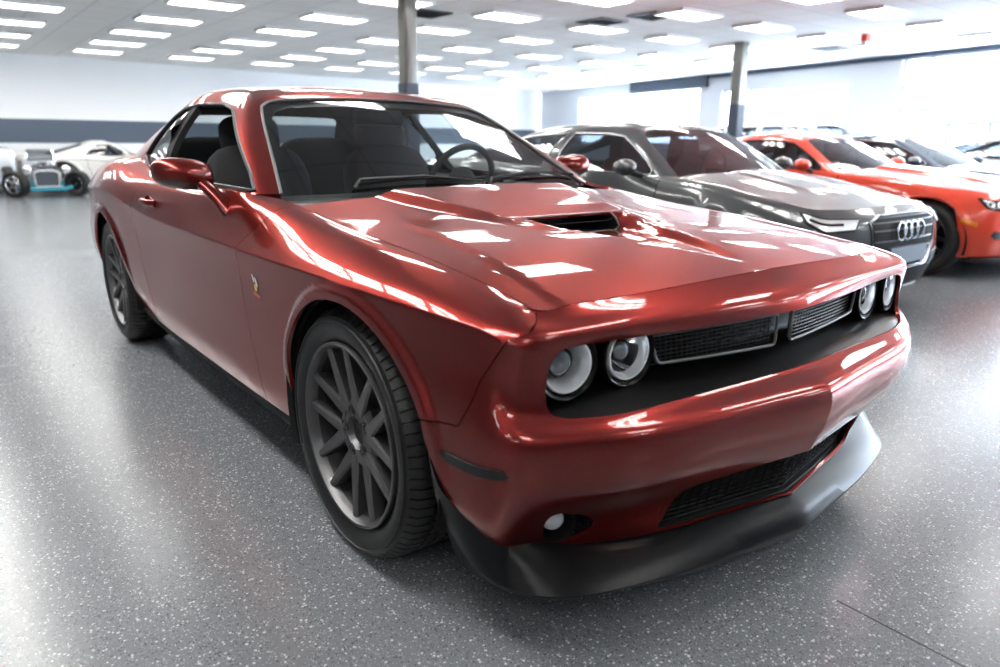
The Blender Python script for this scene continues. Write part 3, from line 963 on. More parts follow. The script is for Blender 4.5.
# ------------------------------------------------------------------ coupe details
def build_coupe_details(car, doors, bump, hood):
    S = BODY
    sx = S.sx
    R3 = lambda y: S([min(1.0, abs(y) / .785) if abs(y) <= .785 else 1.0], [3.0])[0]
    def row_at(k, y):
        """front point of row k at half width y"""
        s_ = np.linspace(0, 1.4, 400)
        P = S(s_, np.full(400, float(k)))
        i = int(np.argmin(np.abs(P[:, 1] - abs(y)) + (s_ > 1.35) * 9))
        return np.array([P[i, 0], y, P[i, 2]])
    def side_pt(x, z):
        ss_ = np.linspace(1.2, 3.0, 361)
        PP = S(ss_, np.array([6.0] * 361))
        best = None
        for s_ in ss_[::3]:
            p = S([s_], [S.r_at(s_, z, 4, 8)])[0]
            if best is None or abs(p[0] - x) < best[0]:
                best = (abs(p[0] - x), p)
        return best[1]
    # --- black cavity behind the header
    b = MB()
    ys = np.concatenate([np.linspace(-.80, -.66, 8), np.linspace(-.6, .6, 25), np.linspace(.66, .80, 8)])
    rows = []
    for y in ys:
        a = row_at(3, y); d = row_at(4, y)
        xb = row_at(3, min(abs(y), .70) * (1 if y >= 0 else -1))[0] - .085 - .02 * (abs(y) < .5)
        rows.append([(a[0] - .008, y, a[2] - .001), (a[0] - .030, y, .772), (xb, y, .778), (xb, y, .668), (xb + .012, y, .648), (d[0] - .05, y, .617), (d[0] - .006, y, d[2] - .004), (d[0] - .012, y, d[2] - .03)])
    b.rings(rows, False, False)
    n = len(rows[0])
    for e in (rows[0], rows[-1]):
        o = len(b.V)
        b.V += e
        b.F.append(tuple(o + i for i in range(n)))
    gs = b.build('grille_surround', M['black_gloss'], bump, True, 40)
    # --- grille inserts
    for sg in (-1, 1):
        def gp(y, z, dx=0):
            return (row_at(3, y)[0] - .030 + dx - (z < .70) * 0, sg * y, z)
        ring = round_poly([(.035, .652), (.035, .736), (.485, .736), (.455, .664)], .014, 4)
        ring = densify(ring, .02, np.array([1, 1]))
        b = MB()
        b.tube([gp(y, z) for y, z in ring], .0042, 6, True)
        b.build('grille_frame', M['grey_trim'], gs)
        b = MB()
        # hexagon-like mesh: crossed diagonals and slats
        y0, y1, z0, z1 = .045, .465, .660, .730
        for k in range(8):
            z = z0 + (z1 - z0) * k / 7
            b.tube([gp(y, z, -.012) for y in np.linspace(y0, y1, 10)], .0022, 5)
        for k in range(26):
            y = y0 + (y1 - y0) * k / 25
            b.tube([gp(y, z0, -.014), gp(y + .008, z1, -.014)], .0018, 5)
        b.build('grille_mesh', M['black_satin'], gs)
    # --- headlights
    for sg in (-1, 1):
        for yl, big in ((.733, True), (.556, False)):
            xl = row_at(3, min(yl, .74))[0] - .014
            h = empty('headlight', (xl, sg * yl, .706), -sg * 0.0 + sg * (.16 if big else .08), bump)
            b = MB()
            b.lathe([(-.07, .062), (-.012, .079), (-.002, .079), (.004, .075), (-.002, .066), (-.012, .062), (-.07, .058)], 48, 'x')
            b.build('lamp_housing', M['black_gloss'], h)
            b = MB()
            b.lathe([(-.012, .0625), (.001, .0610), (.002, .0575), (-.006, .052), (-.020, .0475)], 48, 'x')
            b.build('halo_ring', M['halo'], h)
            b = MB()
            b.lathe([(-.020, .0475), (-.036, .041), (-.048, .030), (-.050, .001)], 48, 'x')
            b.build('lamp_reflector', M['lamp_white'] if big else M['chrome'], h)
            b = MB()
            pr = .030 if big else .024
            b.lathe([(-.048, pr + .004), (-.022, pr + .004), (-.019, pr + .001), (-.021, pr - .002)], 32, 'x', (0, sg * .008, .004))
            b.build('projector_ring', M['black_gloss'], h)
            b = MB()
            b.lathe([(-.021, pr - .002)] + [(-.021 + .012 * math.cos(t), max(.0004, (pr - .002) * math.sin(t))) for t in np.linspace(PI / 2, 0, 8)], 32, 'x', (0, sg * .008, .004))
            b.build('projector_lens', M['lens'], h)
            b = MB()
            b.lathe([(-.001, .0605), (.006, .045), (.010, .025), (.011, .0005)], 40, 'x')
            b.build('lamp_glass', M['glass_clear'], h)
    # --- lower intake
    b = MB()
    ys = np.linspace(-.468, .468, 41)
    def in_pt(y, f):
        s_ = abs(y) / .74
        p = S([s_ if s_ > 1e-6 else 1e-6], [6.70 + (7.93 - 6.70) * f])[0]
        return (p[0], y, p[2])
    rows = []
    for y in ys:
        a, c = in_pt(y, -.03), in_pt(y, 1.03)
        rows.append([(a[0] - .013, y, a[2]), (a[0] - .075, y, a[2] - .006), (c[0] - .060, y, c[2] + .004), (c[0] - .010, y, c[2] - .002)])
    b.rings(rows, False, False)
    for e in (rows[0], rows[-1]):
        o = len(b.V)
        b.V += e
        b.F.append((o, o + 1, o + 2, o + 3))
    it = b.build('lower_intake', M['black_matt'], bump, False)
    b = MB()
    for k in range(10):
        f = .06 + .9 * k / 9
        b.tube([(p[0] - .034, p[1], p[2]) for p in (in_pt(y, f) for y in np.linspace(-.465, .465, 33))], .0026, 5)
    for k in range(29):
        y = -.455 + .91 * k / 28
        p, q = in_pt(y, .03), in_pt(y + .012, .97)
        b.tube([(p[0] - .036, p[1], p[2]), (q[0] - .036, q[1], q[2])], .0024, 5)
    b.build('intake_mesh', M['black_matt'], it)
    # --- fog lamps
    for sg in (-1, 1):
        s0 = 1.0
        p = S([1.035], [7.36])[0]
        c = (p[0] - .022, sg * (p[1] - .012), p[2])
        f = empty('fog_lamp', c, sg * .55, bump)
        b = MB()
        b.lathe([(.006, .052), (-.03, .047), (-.055, .034), (-.056, .0006)], 36, 'x')
        b.build('fog_bezel', M['black_satin'], f)
        b = MB()
        b.lathe([(-.05, .030), (-.012, .030), (-.010, .027), (-.014, .024)], 32, 'x')
        b.build('fog_rim', M['chrome'], f)
        b = MB()
        b.lathe([(-.014, .0255)] + [(-.014 + .010 * math.cos(t), max(.0004, .0255 * math.sin(t))) for t in np.linspace(PI / 2, 0, 7)], 32, 'x')
        b.build('fog_lens', M['lamp_white'], f)
    # --- black front splitter
    T = [(.830, 0, .228), (.788, .25, .228), (.738, .46, .229), (.688, .60, .232), (.648, .70, .240), (.622, .775, .258), (.585, .842, .288), (.537, .886, .328), (.494, .914, .369), (.458, .929, .431), (.437, .936, .548)]
    C = [(.886, 0, .166), (.854, .27, .166), (.822, .47, .166), (.770, .67, .166), (.722, .765, .167), (.660, .828, .170), (.585, .858, .180), (.520, .872, .205), (.466, .890, .270), (.444, .917, .365), (.431, .930, .540)]
    Bt = [(.852, 0, .112), (.808, .29, .112), (.768, .45, .112), (.705, .62, .112), (.640, .735, .112), (.560, .790, .112), (.480, .812, .112), (.430, .815, .112), (.405, .822, .13), (.404, .86, .25), (.424, .918, .52)]
    t = np.arange(len(T))
    nT, nC, nB = Nat(t, T), Nat(t, C), Nat(t, Bt)
    tt = np.linspace(0, len(T) - 1, 81)
    half = []
    for q in tt:
        A, Cc, Bb = nT([q])[0], nC([q])[0], nB([q])[0]
        cen = np.array([.2, A[1] * .6, A[2]])
        inn = A + np.array([-.02, -.012 if q > 1 else 0, .012])
        mid = A * .45 + Cc * .55 + np.array([.004, .002 if q > 3 else 0, .010])
        lip = Cc + (Bb - Cc) * .30 + np.array([.003, .002, 0])
        bi = Bb + np.array([-.05, -.03 if q > 4 else 0, .004])
        half.append([inn, A, mid, Cc * .94 + mid * .06, Cc * .8 + lip * .2, lip, Bb, bi])
    left = [[tuple(p) for p in r] for r in half]
    right = [[(p[0], -p[1], p[2]) for p in r] for r in half]
    b = MB()
    b.rings(right[::-1] + left[1:], False, False)
    b.build('front_splitter', M['splitter'], car, True, 38)
    # --- side marker
    def side_sr(x, z):
        ss_ = np.linspace(1.2, 2.6, 281)
        rr_ = np.linspace(4.5, 7, 101)
        SS, RR = np.meshgrid(ss_, rr_, indexing='ij')
        PP = S(SS.ravel(), RR.ravel())
        i = int(np.argmin((PP[:, 0] - x) ** 2 + (PP[:, 2] - z) ** 2))
        return float(SS.ravel()[i]), float(RR.ravel()[i])
    mk = [side_sr(*p) for p in ((.492, .494), (.500, .472), (.655, .478), (.688, .488), (.683, .506))]
    for sd in 'RL':
        panel('side_marker', M['black_satin'], bump, S, mk, side=sd, step=.012, depth=.006, off=.004)
    # --- mirrors
    for sd, sg in (('R', -1), ('L', 1)):
        m_ = empty('door_mirror', (-1.14, sg * .985, 1.043), 0, car)
        b = MB()
        rings = []
        prof = [(-.070, .10), (-.066, .70), (-.052, .93), (-.020, 1.0), (.018, .96), (.050, .78), (.068, .48), (.075, .12)]
        for (dx, k) in prof:
            ring = []
            for i in range(28):
                a = 2 * PI * i / 28
                ca, sa = math.cos(a), math.sin(a)
                e = .72
                yy = .108 * math.copysign(abs(ca) ** e, ca) * k
                zz = .060 * math.copysign(abs(sa) ** e, sa) * k * (1 if sa > 0 else .88)
                zz += .012 * (-yy * sg * sg) * 0 - .010 * (yy / .11) * 1
                ring.append((dx + .10 * abs(yy) * -1 * .6 + .02, sg * -yy, zz))
            rings.append(ring)
        up = []
        b.rings(rings)
        b.build('mirror_shell', M['red'], m_, True, 60)
        # dark red skin on the lower half, painting in the floor's reflection
        b = MB()
        rings2 = []
        for ring in rings[1:-1]:
            r2 = [(p[0], p[1] * 1.012, p[2] * 1.02 - .0012) for p in ring if p[2] < -.012]
            r2.sort(key=lambda p: p[1])
            if len(r2) >= 8:
                m0 = len(r2)
                idx = [int(round(i * (m0 - 1) / 9)) for i in range(10)]
                rings2.append([r2[i] for i in idx])
        b.rings(rings2, False, False)
        b.build('mirror_reflection_skin', M['mirror_low'], m_, True, 60)
        b = MB()
        b.rings([[(-.052 + .02 - .05 * abs(y_) * .6 - .012, sg * y_, z_ - .010 * 0) for y_, z_ in ((-.09, -.045), (.09, -.045), (.095, .0), (.085, .045), (-.085, .045), (-.095, 0))]])
        if False:
            b.build('mirror_glass', M['chrome'], m_)
        b = MB()
        # arm from the door to the head
        path = [(.150, -sg * .120, -.140), (.125, -sg * .095, -.095), (.085, -sg * .065, -.050), (.04, -sg * .04, -.020)]
        b.tube(path, [.046, .040, .034, .032], 14, False, .62)
        b.build('mirror_arm', M['red'], m_, True, 50)
    # --- door handles, side skirts
    for sd, sg in (('R', -1), ('L', 1)):
        P = S([sx(-1.93)], [S.r_at(sx(-1.93), .885, 0, 3)])[0]
        h = empty('door_handle', (P[0], sg * P[1], P[2]), 0, doors[sd])
        b = MB()
        R_ = []
        for k in range(9):
            q = k / 8
            x = .10 - .20 * q
            bow = .030 * math.sin(PI * q) ** .6
            R_.append([(x, sg * (.004 + bow + .010 * math.cos(a)), .016 * math.sin(a) + .003 * math.sin(PI * q)) for a in np.linspace(0, 2 * PI, 11)[:-1]])
        b.rings(R_)
        b.build('handle_grip', M['red'], h, True, 60)
        b = MB()
        b.lathe([(-.004, .0005), (-.010, .022), (-.002, .036), (.004, .040)], 24, 'y', (0, 0, 0))
        b.V = [(v[0] * 1.5, sg * (v[1] + .003), v[2] * .8) for v in b.V]
        b.build('handle_cup', M['dark_red'], h)
        b = MB()
        pr = []
        for x in np.linspace(-.37, -2.50, 24):
            y = float(S.rows[8]['ns']([x])[0][0])
            z = float(S.rows[8]['ns']([x])[0][1])
            pr.append([(x, sg * (y - .03), z + .010), (x, sg * (y + .002), z + .012), (x, sg * (y + .006), z - .004), (x, sg * (y - .012), z - .036), (x, sg * (y - .07), z - .05), (x, sg * (y - .10), z - .01)])
        b.rings(pr)
        b.build('side_skirt', M['black_matt'], car, True, 40)
    # --- fender badge: plain enamel mark
    for sg in (-1, 1):
        def bd(x, z, d):
            P = S([sx(x)], [S.r_at(sx(x), z, 3, 8)])[0]
            return (P[0], sg * (P[1] + d), P[2])
        e_ = empty('fender_badge', bd(-.60, .70, 0), 0, car)
        o = bd(-.60, .70, 0)
        def plate(name, poly, d0, d1, m):
            q0 = [tuple(np.array(bd(-.60 + u, .70 + v, d0)) - np.array(o)) for u, v in poly]
            q1 = [tuple(np.array(bd(-.60 + u, .70 + v, d1)) - np.array(o)) for u, v in poly]
            bb = MB(); bb.prism(q0, q1); bb.build(name, m, e_, False)
        el = lambda cu, cv, ru, rv, n=18, tl=0: [(cu + ru * math.cos(t) * math.cos(tl) - rv * math.sin(t) * math.sin(tl), cv + ru * math.cos(t) * math.sin(tl) + rv * math.sin(t) * math.cos(tl)) for t in np.linspace(0, 2 * PI, n + 1)[:-1]]
        plate('badge_base', [(-.028, -.036), (.032, -.042), (.034, -.030), (.020, -.018), (.022, .022), (.006, .032), (-.012, .040), (-.026, .030), (-.018, .006), (-.022, -.018)], -.002, .001, M['black_satin'])
        plate('badge_bar', [(-.028, -.033), (.031, -.040), (.031, -.030), (-.026, -.022)], .001, .0022, M['badge_red'])
        plate('badge_stripe', el(-.016, .024, .005, .015, 14, .45), .001, .0022, M['badge_white'])
        plate('badge_stripe', el(.008, .014, .005, .018, 14, .45), .001, .0022, M['badge_white'])
        plate('badge_disc', el(-.003, -.006, .010, .013), .001, .0024, M['yellow'])
    # --- wipers and cowl
    b = MB()
    ys = np.linspace(-.80, .80, 41)
    rows = []
    for y in ys:
        a = abs(y)
        xr = float(np.interp(a, [0, .4, .7, .8], [-.66, -.71, -.80, -.88])); xh = -.53
        zr = .955
        rows.append([(xh, y, float(zs([xh])[0]) - .03), (-.59, y, .945), (xr, y, zr), (xr - .12, y, .93)])
    b.rings(rows, False, False)
    b.build('cowl', M['black_satin'], car, True, 50)
    for y0, y1, x0, x1 in ((-.46, .10, -.66, -.78), (.12, .62, -.66, -.84)):
        w_ = empty('wiper', (0, 0, 0), 0, car)
        b = MB()
        def on(y, f, d):
            s_ = abs(y) / .70
            P = GH([max(s_, 1e-5)], [f])[0]
            return (P[0] + d * .35, y, P[2] + d)
        b.tube([on(y0 - .03, .02, .018), on(y0 + .0, .10, .034), on((y0 + y1) / 2, .20, .030), on(y1, .10, .024)], [.008, .007, .005, .003], 6)
        b.build('wiper_arm', M['black_satin'], w_)
        b = MB()
        b.tube([on(y, .12 + .12 * math.sin((y - y0) / (y1 + .12 - y0) * PI), .012) for y in np.linspace(y0 - .02, y1 + .10, 12)], .006, 6)
        b.build('wiper_blade', M['black_matt'], w_)
    # --- structure behind the panels: inner shell, wheel housings, underbody
    b = MB()
    def shell(u, v):
        P = S(u, v, warp=False)
        k = np.array([0, .90, 0])
        c = np.stack([P[:, 0] * 0 + np.clip(P[:, 0], -3.5, .3), np.zeros(len(P)), np.full(len(P), .55)], 1)
        d = c - P
        d /= np.linalg.norm(d, axis=1)[:, None]
        return P + d * .028
    af = [(sx(x), S.r_at(sx(x), z, 3, 8)) for x, z in [(ARCH_F[0] + (p[0] - ARCH_F[0]) * 1.02, ARCH_F[1] + (p[1] - ARCH_F[1]) * 1.02) for p in arch_pts(ARCH_F, 15, 193, 40)]]
    ar = [(sx(x), S.r_at(sx(x), z, 2, 8)) for x, z in [(ARCH_R[0] + (p[0] - ARCH_R[0]) * 1.02, ARCH_R[1] + (p[1] - ARCH_R[1]) * 1.02) for p in arch_pts(ARCH_R, -13, 193, 40)]]
    poly = [(1.25, 0.05), (1.25, 2.9), (1.35, 4.2), (1.60, 4.6), (sx(.46), 5.2)] + af + [(af[-1][0], 7.98)] + [(ar[0][0], 7.98)] + ar + [(ar[-1][0], 7.98), (S.s3 + .5, 7.98), (S.s3 + .5, 0.05)]
    panel('inner_body', M['black_matt'], car, shell, poly, side='B', step=.06, depth=0)
    for sg in (-1, 1):
        for (cx, cz, rf) in (ARCH_F, ARCH_R):
            b = MB()
            rows = []
            for th in np.linspace(-14, 194, 40):
                r = float(rf([th])[0]) + .012
                c_, s_ = math.cos(math.radians(th)), math.sin(math.radians(th))
                rows.append([(cx + r * c_, sg * .915, cz + r * s_), (cx + (r + .02) * c_, sg * .80, cz + (r + .02) * s_), (cx + (r + .015) * c_, sg * .62, cz + (r + .015) * s_)])
            b.rings(rows, False, False)
            o = len(b.V)
            b.V += [r_[2] for r_ in rows]
            b.F.append(tuple(range(o, len(b.V))))
            b.build('wheel_housing', M['black_matt'], car, True, 50)
        # mud flap strip behind the front tyre
        b = MB()
        pts = [(-.345, .60), (-.372, .52), (-.385, .44), (-.384, .34), (-.370, .24), (-.355, .215)]
        b.rings([[(x, sg * .92, z), (x - .018, sg * .93, z), (x - .018, sg * .80, z), (x, sg * .80, z)] for x, z in pts])
        b.build('splash_guard', M['black_matt'], car, True, 40)
    b = MB()
    b.box((-1.48, 0, .215), (1.9, 1.62, .04))
    b.box((-1.65, 0, .26), (4.2, 1.10, .05))
    b.box((.28, 0, .235), (.60, 1.10, .04))
    b.box((.40, 0, .45), (.05, 1.15, .5))
    b.box((-.50, 0, .60), (.04, 1.6, .66))
    b.box((-3.55, 0, .30), (.75, 1.35, .05))
    b.build('underbody', M['black_matt'], car, False)
    # --- cabin
    b = MB()
    b.box((-1.75, 0, .30), (2.5, 1.55, .04))
    b.box((-3.0, 0, .62), (.05, 1.5, .66))
    b.box((-3.2, 0, .93), (.5, 1.30, .03))
    for sg in (-1, 1):
        b.prism([(-.62, sg * .72, .32), (-2.9, sg * .72, .32), (-2.9, sg * .70, .98), (-.62, sg * .74, .94)], [(-.62, sg * .78, .32), (-2.9, sg * .78, .32), (-2.9, sg * .745, 1.0), (-.62, sg * .775, .95)])
    b.build('cabin_lining', M['dash'], car, False)
    b = MB()
    prof = [(-.70, .93), (-.95, .955), (-1.12, .95), (-1.22, .90), (-1.24, .78), (-1.10, .62), (-.62, .60)]
    b.rings([[(x, y, z + .030 * math.exp(-((y - .38) / .2) ** 2) * (x < -.9)) for x, z in prof] for y in np.linspace(-.72, .72, 25)])
    b.build('dashboard', M['dash'], car, True, 40)
    sw = empty('steering_wheel', (-1.27, .37, .975), 0, car)
    sw.rotation_euler = (0, math.radians(24), 0)
    b = MB()
    b.tube([(0, .185 * math.cos(a), .185 * math.sin(a)) for a in np.linspace(0, 2 * PI, 37)[:-1]], .016, 8, True)
    b.build('wheel_rim', M['dash'], sw)
    b = MB()
    b.lathe([(-.03, .002), (-.03, .06), (-.01, .075), (.03, .07), (.08, .04)], 24, 'x')
    for a in (0.1, PI - .1, -PI / 2):
        b.tube([(0, .06 * math.cos(a), .06 * math.sin(a)), (0, .18 * math.cos(a), .18 * math.sin(a))], .014, 6)
    b.build('wheel_hub', M['dash'], sw)
    for sg in (-1, 1):
        st = empty('front_seat', (-1.75, sg * .38, .34), 0, car)
        def blob(name, c, s, tilt=0, e=.55, parent=None, m=None):
            bb = MB()
            rr = []
            for i in range(1, 12):
                a = -PI / 2 + PI * i / 12
                k = max(0.03, math.cos(a)) ** e
                z = math.copysign(abs(math.sin(a)) ** e, math.sin(a))
                rr.append([(s[0] * k * math.copysign(abs(math.cos(t)) ** e, math.cos(t)) * .5, s[1] * k * math.copysign(abs(math.sin(t)) ** e, math.sin(t)) * .5, s[2] * .5 * z) for t in np.linspace(0, 2 * PI, 25)[:-1]])
            Rm = Matrix.Rotation(tilt, 3, 'Y')
            rr = [[tuple(Rm @ Vector(p) + Vector(c)) for p in r_] for r_ in rr]
            bb.rings(rr)
            return bb.build(name, m or M['seat'], parent or st, True, 60)
        blob('seat_cushion', (.10, 0, .13), (.55, .52, .20))
        blob('seat_back', (-.22, 0, .48), (.20, .54, .66), math.radians(-16))
        blob('head_restraint', (-.335, 0, .845), (.13, .30, .20), math.radians(-12))
        st2 = empty('rear_seat', (-2.62, sg * .33, .40), 0, car)
        blob('rear_cushion', (.10, 0, .10), (.5, .55, .18), 0, .55, st2)
        blob('rear_backrest', (-.12, 0, .46), (.18, .62, .68), math.radians(-22), .55, st2)
    b = MB()
    b.rings([[(-1.42 + .03 * math.cos(a), y, 1.272 + .035 * math.sin(a)) for a in np.linspace(0, 2 * PI, 13)[:-1]] for y in np.linspace(-.12, .12, 7)])
    b.build('rear_view_mirror', M['black_gloss'], car)

M['lens'] = mat('projector_lens', (0.30, 0.32, 0.34), 0.05, 0.6, 1.0)
M['splitter'] = mat('splitter_plastic', (0.006, 0.0065, 0.0075), 0.30, spec=0.22)
M['mirror_low'] = mat('mirror_floor_reflection', (0.045, 0.006, 0.006), 0.3, 0.2, 1.0)  # floor reflection put into the colour of the mirror's underside
M['dark_red'] = M['red']
M['halo'] = mat('halo_diffuser', (.85, .86, .88), .3, coat=.5)
# ------------------------------------------------------------------ the other cars
def bg_body(car, sp, paint, glass):
    """body, hood, greenhouse, glass and lamps of a parked car; nose at x = 0 looking to +x"""
    w, L = sp['w'], sp['L']
    xc = sp['cowl']
    zf, zc, zr = sp['zf'], sp['zc'], sp['zr']
    hz = Nat([0.05, -.25, -.7, xc, xc - .3], [zf - .06, zf, zf + (zc - zf) * .5, zc, zc + .02])
    cr = sp.get('crown', .045)
    def hh(x, y):
        x = np.asarray(x, float)
        y = np.abs(np.asarray(y, float))
        z = hz(x) + cr * (1 - (y / (.78 * w)) ** 2)
        z = z + sp.get('bulge', .012) * smooth((.36 - y) / .08) * smooth((-.25 - x) / .3)
        return z
    XR = -L + .30
    xs_ = [-.42, -.8, xc, xc - .25, -L * .55, -L * .75, XR]
    def side(k, zl):
        ks = k if isinstance(k, (list, tuple)) else [k] * len(xs_)
        tp = [.955, .985, 1, 1, 1, 1.0, .95]
        return [(x, w * kk * t, z) for x, kk, t, z in zip(xs_, ks, tp, zl)]
    zt = [float(hh([x], [.78 * w])[0]) for x in (-.42, -.8, xc)]
    bz = sp['belt']
    R0 = dict(f=[(y, x, float(hh([x], [y])[0])) for y, x in ((0, -.10), (.2, -.105), (.4, -.13), (.55, -.17), (.66 * w / .93, -.235))],
              s=[(x, w * k, z) for x, k, z in zip(xs_, (.79, .79, .79, .87, .88, .84, .78), zt + [bz, bz + .01, zr + .02, zr])], b=[(.55, -L + .06, zr - .01), (0, -L + .02, zr)])
    rows = [R0,
            dict(f=[(0, -.045, zf - .035), (.4, -.07, zf - .04), (.70 * w / .93, -.17, zf - .05)], s=side([.87, .885, .885, .92, .925, .91, .88], [zt[0] - .02, zt[1] - .005, zt[2] - .01, bz - .03, bz - .02, zr - .01, zr - .04]), b=[(.62, -L + .02, zr - .05), (0, -L - .02, zr - .04)]),
            dict(f=[(0, -.012, zf - .10), (.4, -.03, zf - .10), (.72 * w / .93, -.13, zf - .11)], s=side([.945, .955, .955, .96, .965, .965, .95], [zt[0] - .08, zt[1] - .06, zt[2] - .08, bz - .11, bz - .10, zr - .07, zr - .11]), b=[(.66, -L + .0, zr - .12), (0, -L - .03, zr - .12)]),
            dict(f=[(0, 0, .52), (.4, -.02, .52), (.74 * w / .93, -.115, .52)], s=side(.992, [.58, .60, .62, .63, .65, .68, .64]), b=[(.68, -L + .0, .6), (0, -L - .04, .6)]),
            dict(f=[(0, .0, .42), (.4, -.02, .42), (.74 * w / .93, -.11, .42)], s=side(1.0, [.46, .46, .47, .47, .48, .50, .48]), b=[(.68, -L + .0, .46), (0, -L - .04, .46)]),
            dict(f=[(0, -.012, .32), (.4, -.032, .32), (.72 * w / .93, -.12, .32)], s=side(.985, [.34, .34, .34, .34, .34, .36, .36]), b=[(.66, -L + .02, .34), (0, -L - .02, .34)]),
            dict(f=[(0, -.05, .20), (.4, -.07, .20), (.70 * w / .93, -.17, .20)], s=side(.95, [.20, .20, .21, .21, .21, .22, .24]), b=[(.64, -L + .08, .24), (0, -L + .06, .24)])]
    xw = sp['xw']
    Rw = sp['R']
    def wflare(P):
        P = P.copy()
        y = np.abs(P[:, 1])
        for cx in xw:
            rho = np.hypot(P[:, 0] - cx, P[:, 2] - Rw)
            P[:, 1] += .02 * smooth((Rw + .11 - rho) / .05) * smooth((y - .6) / .1) * smooth((P[:, 2] - Rw) / .2)
        return P
    S = Loft(rows, -.42, XR, warp=wflare)
    def hs(u, v):
        return np.stack([u, v, hh(u, v)], 1)
    sx = S.sx
    edge = S.row(0, np.concatenate([np.linspace(0, 1, 14), np.linspace(1, 2, 10)[1:], np.linspace(2, sx(xc - .14), 14)[1:]]))
    panel('hood', paint, car, hs, [(float(p[0]), float(p[1])) for p in edge] + [(xc - .15, .70 * w), (xc - .02, .36 * w), (xc + .03, 0)], side='B', step=.035, scale=(1, 1), flip=True, gap=.002)
    arcs = []
    for cx in xw:
        pts = [(cx + (Rw + .045) * math.cos(t), Rw + (Rw + .045) * math.sin(t)) for t in np.linspace(-.35, PI + .35, 34)]
        arcs.append([(sx(x), S.r_at(sx(x), z, 0, 6)) for x, z in pts])
    outer = [(0, 0), (1, 0), (1.5, 0), (2, 0), (S.s3, 0), (S.s3 + 1, 0), (S.smax, 0), (S.smax, 6), (S.s3, 6), (arcs[1][-1][0], 6)] + arcs[1][::-1] + [(arcs[1][0][0], 6), (arcs[0][-1][0], 6)] + arcs[0][::-1] + [(arcs[0][0][0], 6), (1, 6), (0, 6)]
    panel('body_shell', paint, car, S, outer, side='B', step=.045, depth=.03)
    # thin dark door lines
    for sg in 'RL':
        for x0 in sp['doors']:
            pts = [(sx(x0 + .05 * (z < .5) * sp.get('doorslant', 1)), S.r_at(sx(x0), z, .3, 6)) for z in np.linspace(bz - .03, .26, 12)]
            strip_tube('door_gap', M['black_matt'], car, S, pts, .004, sg)
    # greenhouse
    H = sp['H']
    xt, xa, xe, xb = sp['roof']       # windshield top, apex, roof end, rear glass base
    zb0, zb1 = zc + cr - .03, zr + .03
    hw = sp.get('hw', .62)
    def mid(a, b, t):
        return a + (b - a) * t
    tz = H - .10
    zm = (bz + tz) / 2 + .02
    G = [dict(f=[(0, xc + .02, zb0 - .01), (.35 * w, xc - .02, zb0 - .015), (.74 * w, xc - .16, bz - .02)], s=[(xc - .28, .885 * w, bz - .015), (mid(xc, xb, .5), .90 * w, bz), (xb + .35, .84 * w, bz + .05)], b=[(.62 * w, xb + .08, zb1 - .02), (0, xb, zb1)]),
         dict(f=[(0, mid(xc, xt, .5), zm), (.35 * w, mid(xc, xt, .5) - .03, zm), (.66 * w, mid(xc, xt, .5) - .12, zm)], s=[(mid(xc, xt, .5) - .24, .80 * w, zm), (mid(xt, xe, .5), .82 * w, zm), (mid(xb, xe, .5) + .25, .76 * w, zm)], b=[(.54 * w, mid(xb, xe, .5) + .05, zm), (0, mid(xb, xe, .5) - .03, zm)]),
         dict(f=[(0, xt, tz + .03), (.3 * w, xt - .01, tz + .025), (.55 * w, xt - .03, tz + .01)], s=[(xt - .16, .675 * w, tz), (xa, .69 * w, tz + .01), (xe + .18, .66 * w, tz - .01)], b=[(.46 * w, xe + .02, tz), (0, xe, tz + .01)]),
         dict(f=[(0, xt - .12, H - .035), (.25 * w, xt - .12, H - .04), (.42 * w, xt - .13, H - .05)], s=[(xt - .24, .55 * w, H - .045), (xa, .57 * w, H - .035), (xe + .30, .53 * w, H - .05)], b=[(.36 * w, xe + .14, H - .05), (0, xe + .12, H - .04)]),
         dict(f=[(0, xa + .12, H - .002), (.04, xa + .12, H - .002), (.06, xa + .12, H - .002)], s=[(xa + .08, .10, H - .002), (xa, .10, H), (xa - .08, .10, H - .002)], b=[(.06, xa - .12, H - .002), (0, xa - .12, H - .002)])]
    GG = Loft(G)
    ws_s = 1.10
    roof = [(0, 2.05), (.9, 2.05), (1.02, 1.95), (ws_s, 1.7), (ws_s, 0), (3.98, 0), (3.86, .4), (3.86, 1.6), (3.95, 1.95), (4.1, 2.05), (5, 2.05), (5, 4), (0, 4)]
    sw = sp['win']                     # list of side window polygons in (s, r) of the greenhouse
    panel('roof', paint, car, GG, roof, sw, side='B', step=.05, scale=(.6, .2), flip=True, depth=.02)
    panel('headliner', M['dash'], car, GG, roof, sw, side='B', step=.08, scale=(.6, .2), flip=True, depth=0, off=-.022)
    panel('windshield', glass, car, GG, [(0, -.04), (ws_s, -.04), (ws_s, 1.7), (1.02, 1.95), (.9, 2.05), (0, 2.05)], side='B', step=.06, scale=(.7, .25), flip=True, depth=0, off=-.004)
    panel('rear_window', glass, car, GG, [(5, 2.05), (4.1, 2.05), (3.95, 1.95), (3.86, 1.6), (3.86, .4), (3.98, 0), (5, 0)], side='B', step=.08, scale=(.7, .25), flip=True, depth=0, off=-.004)
    for q in sw:
        for sd in 'RL':
            o = panel('side_window', glass, car, GG, q, side=sd, step=.06, scale=(.7, .25), flip=True, depth=0, off=-.005)
            strip_tube('window_trim', M[sp.get('trim', 'dark_metal')], o, GG, q, .009, sd, True, scale=(.7, .25), step=.06)
    # trunk lid
    def tr(u, v):
        a = S.row(0, sx(xb + .4) + u * (S.smax - sx(xb + .4)))
        c = GG.row(0, 4.0 + .999 * u)
        return a * (1 - v[:, None]) + c * v[:, None]
    panel('trunk_lid', paint, car, tr, [(0, 0), (1, 0), (1, 1), (0, 1)], side='B', step=.06, scale=(1.2, .6), flip=True, depth=0)
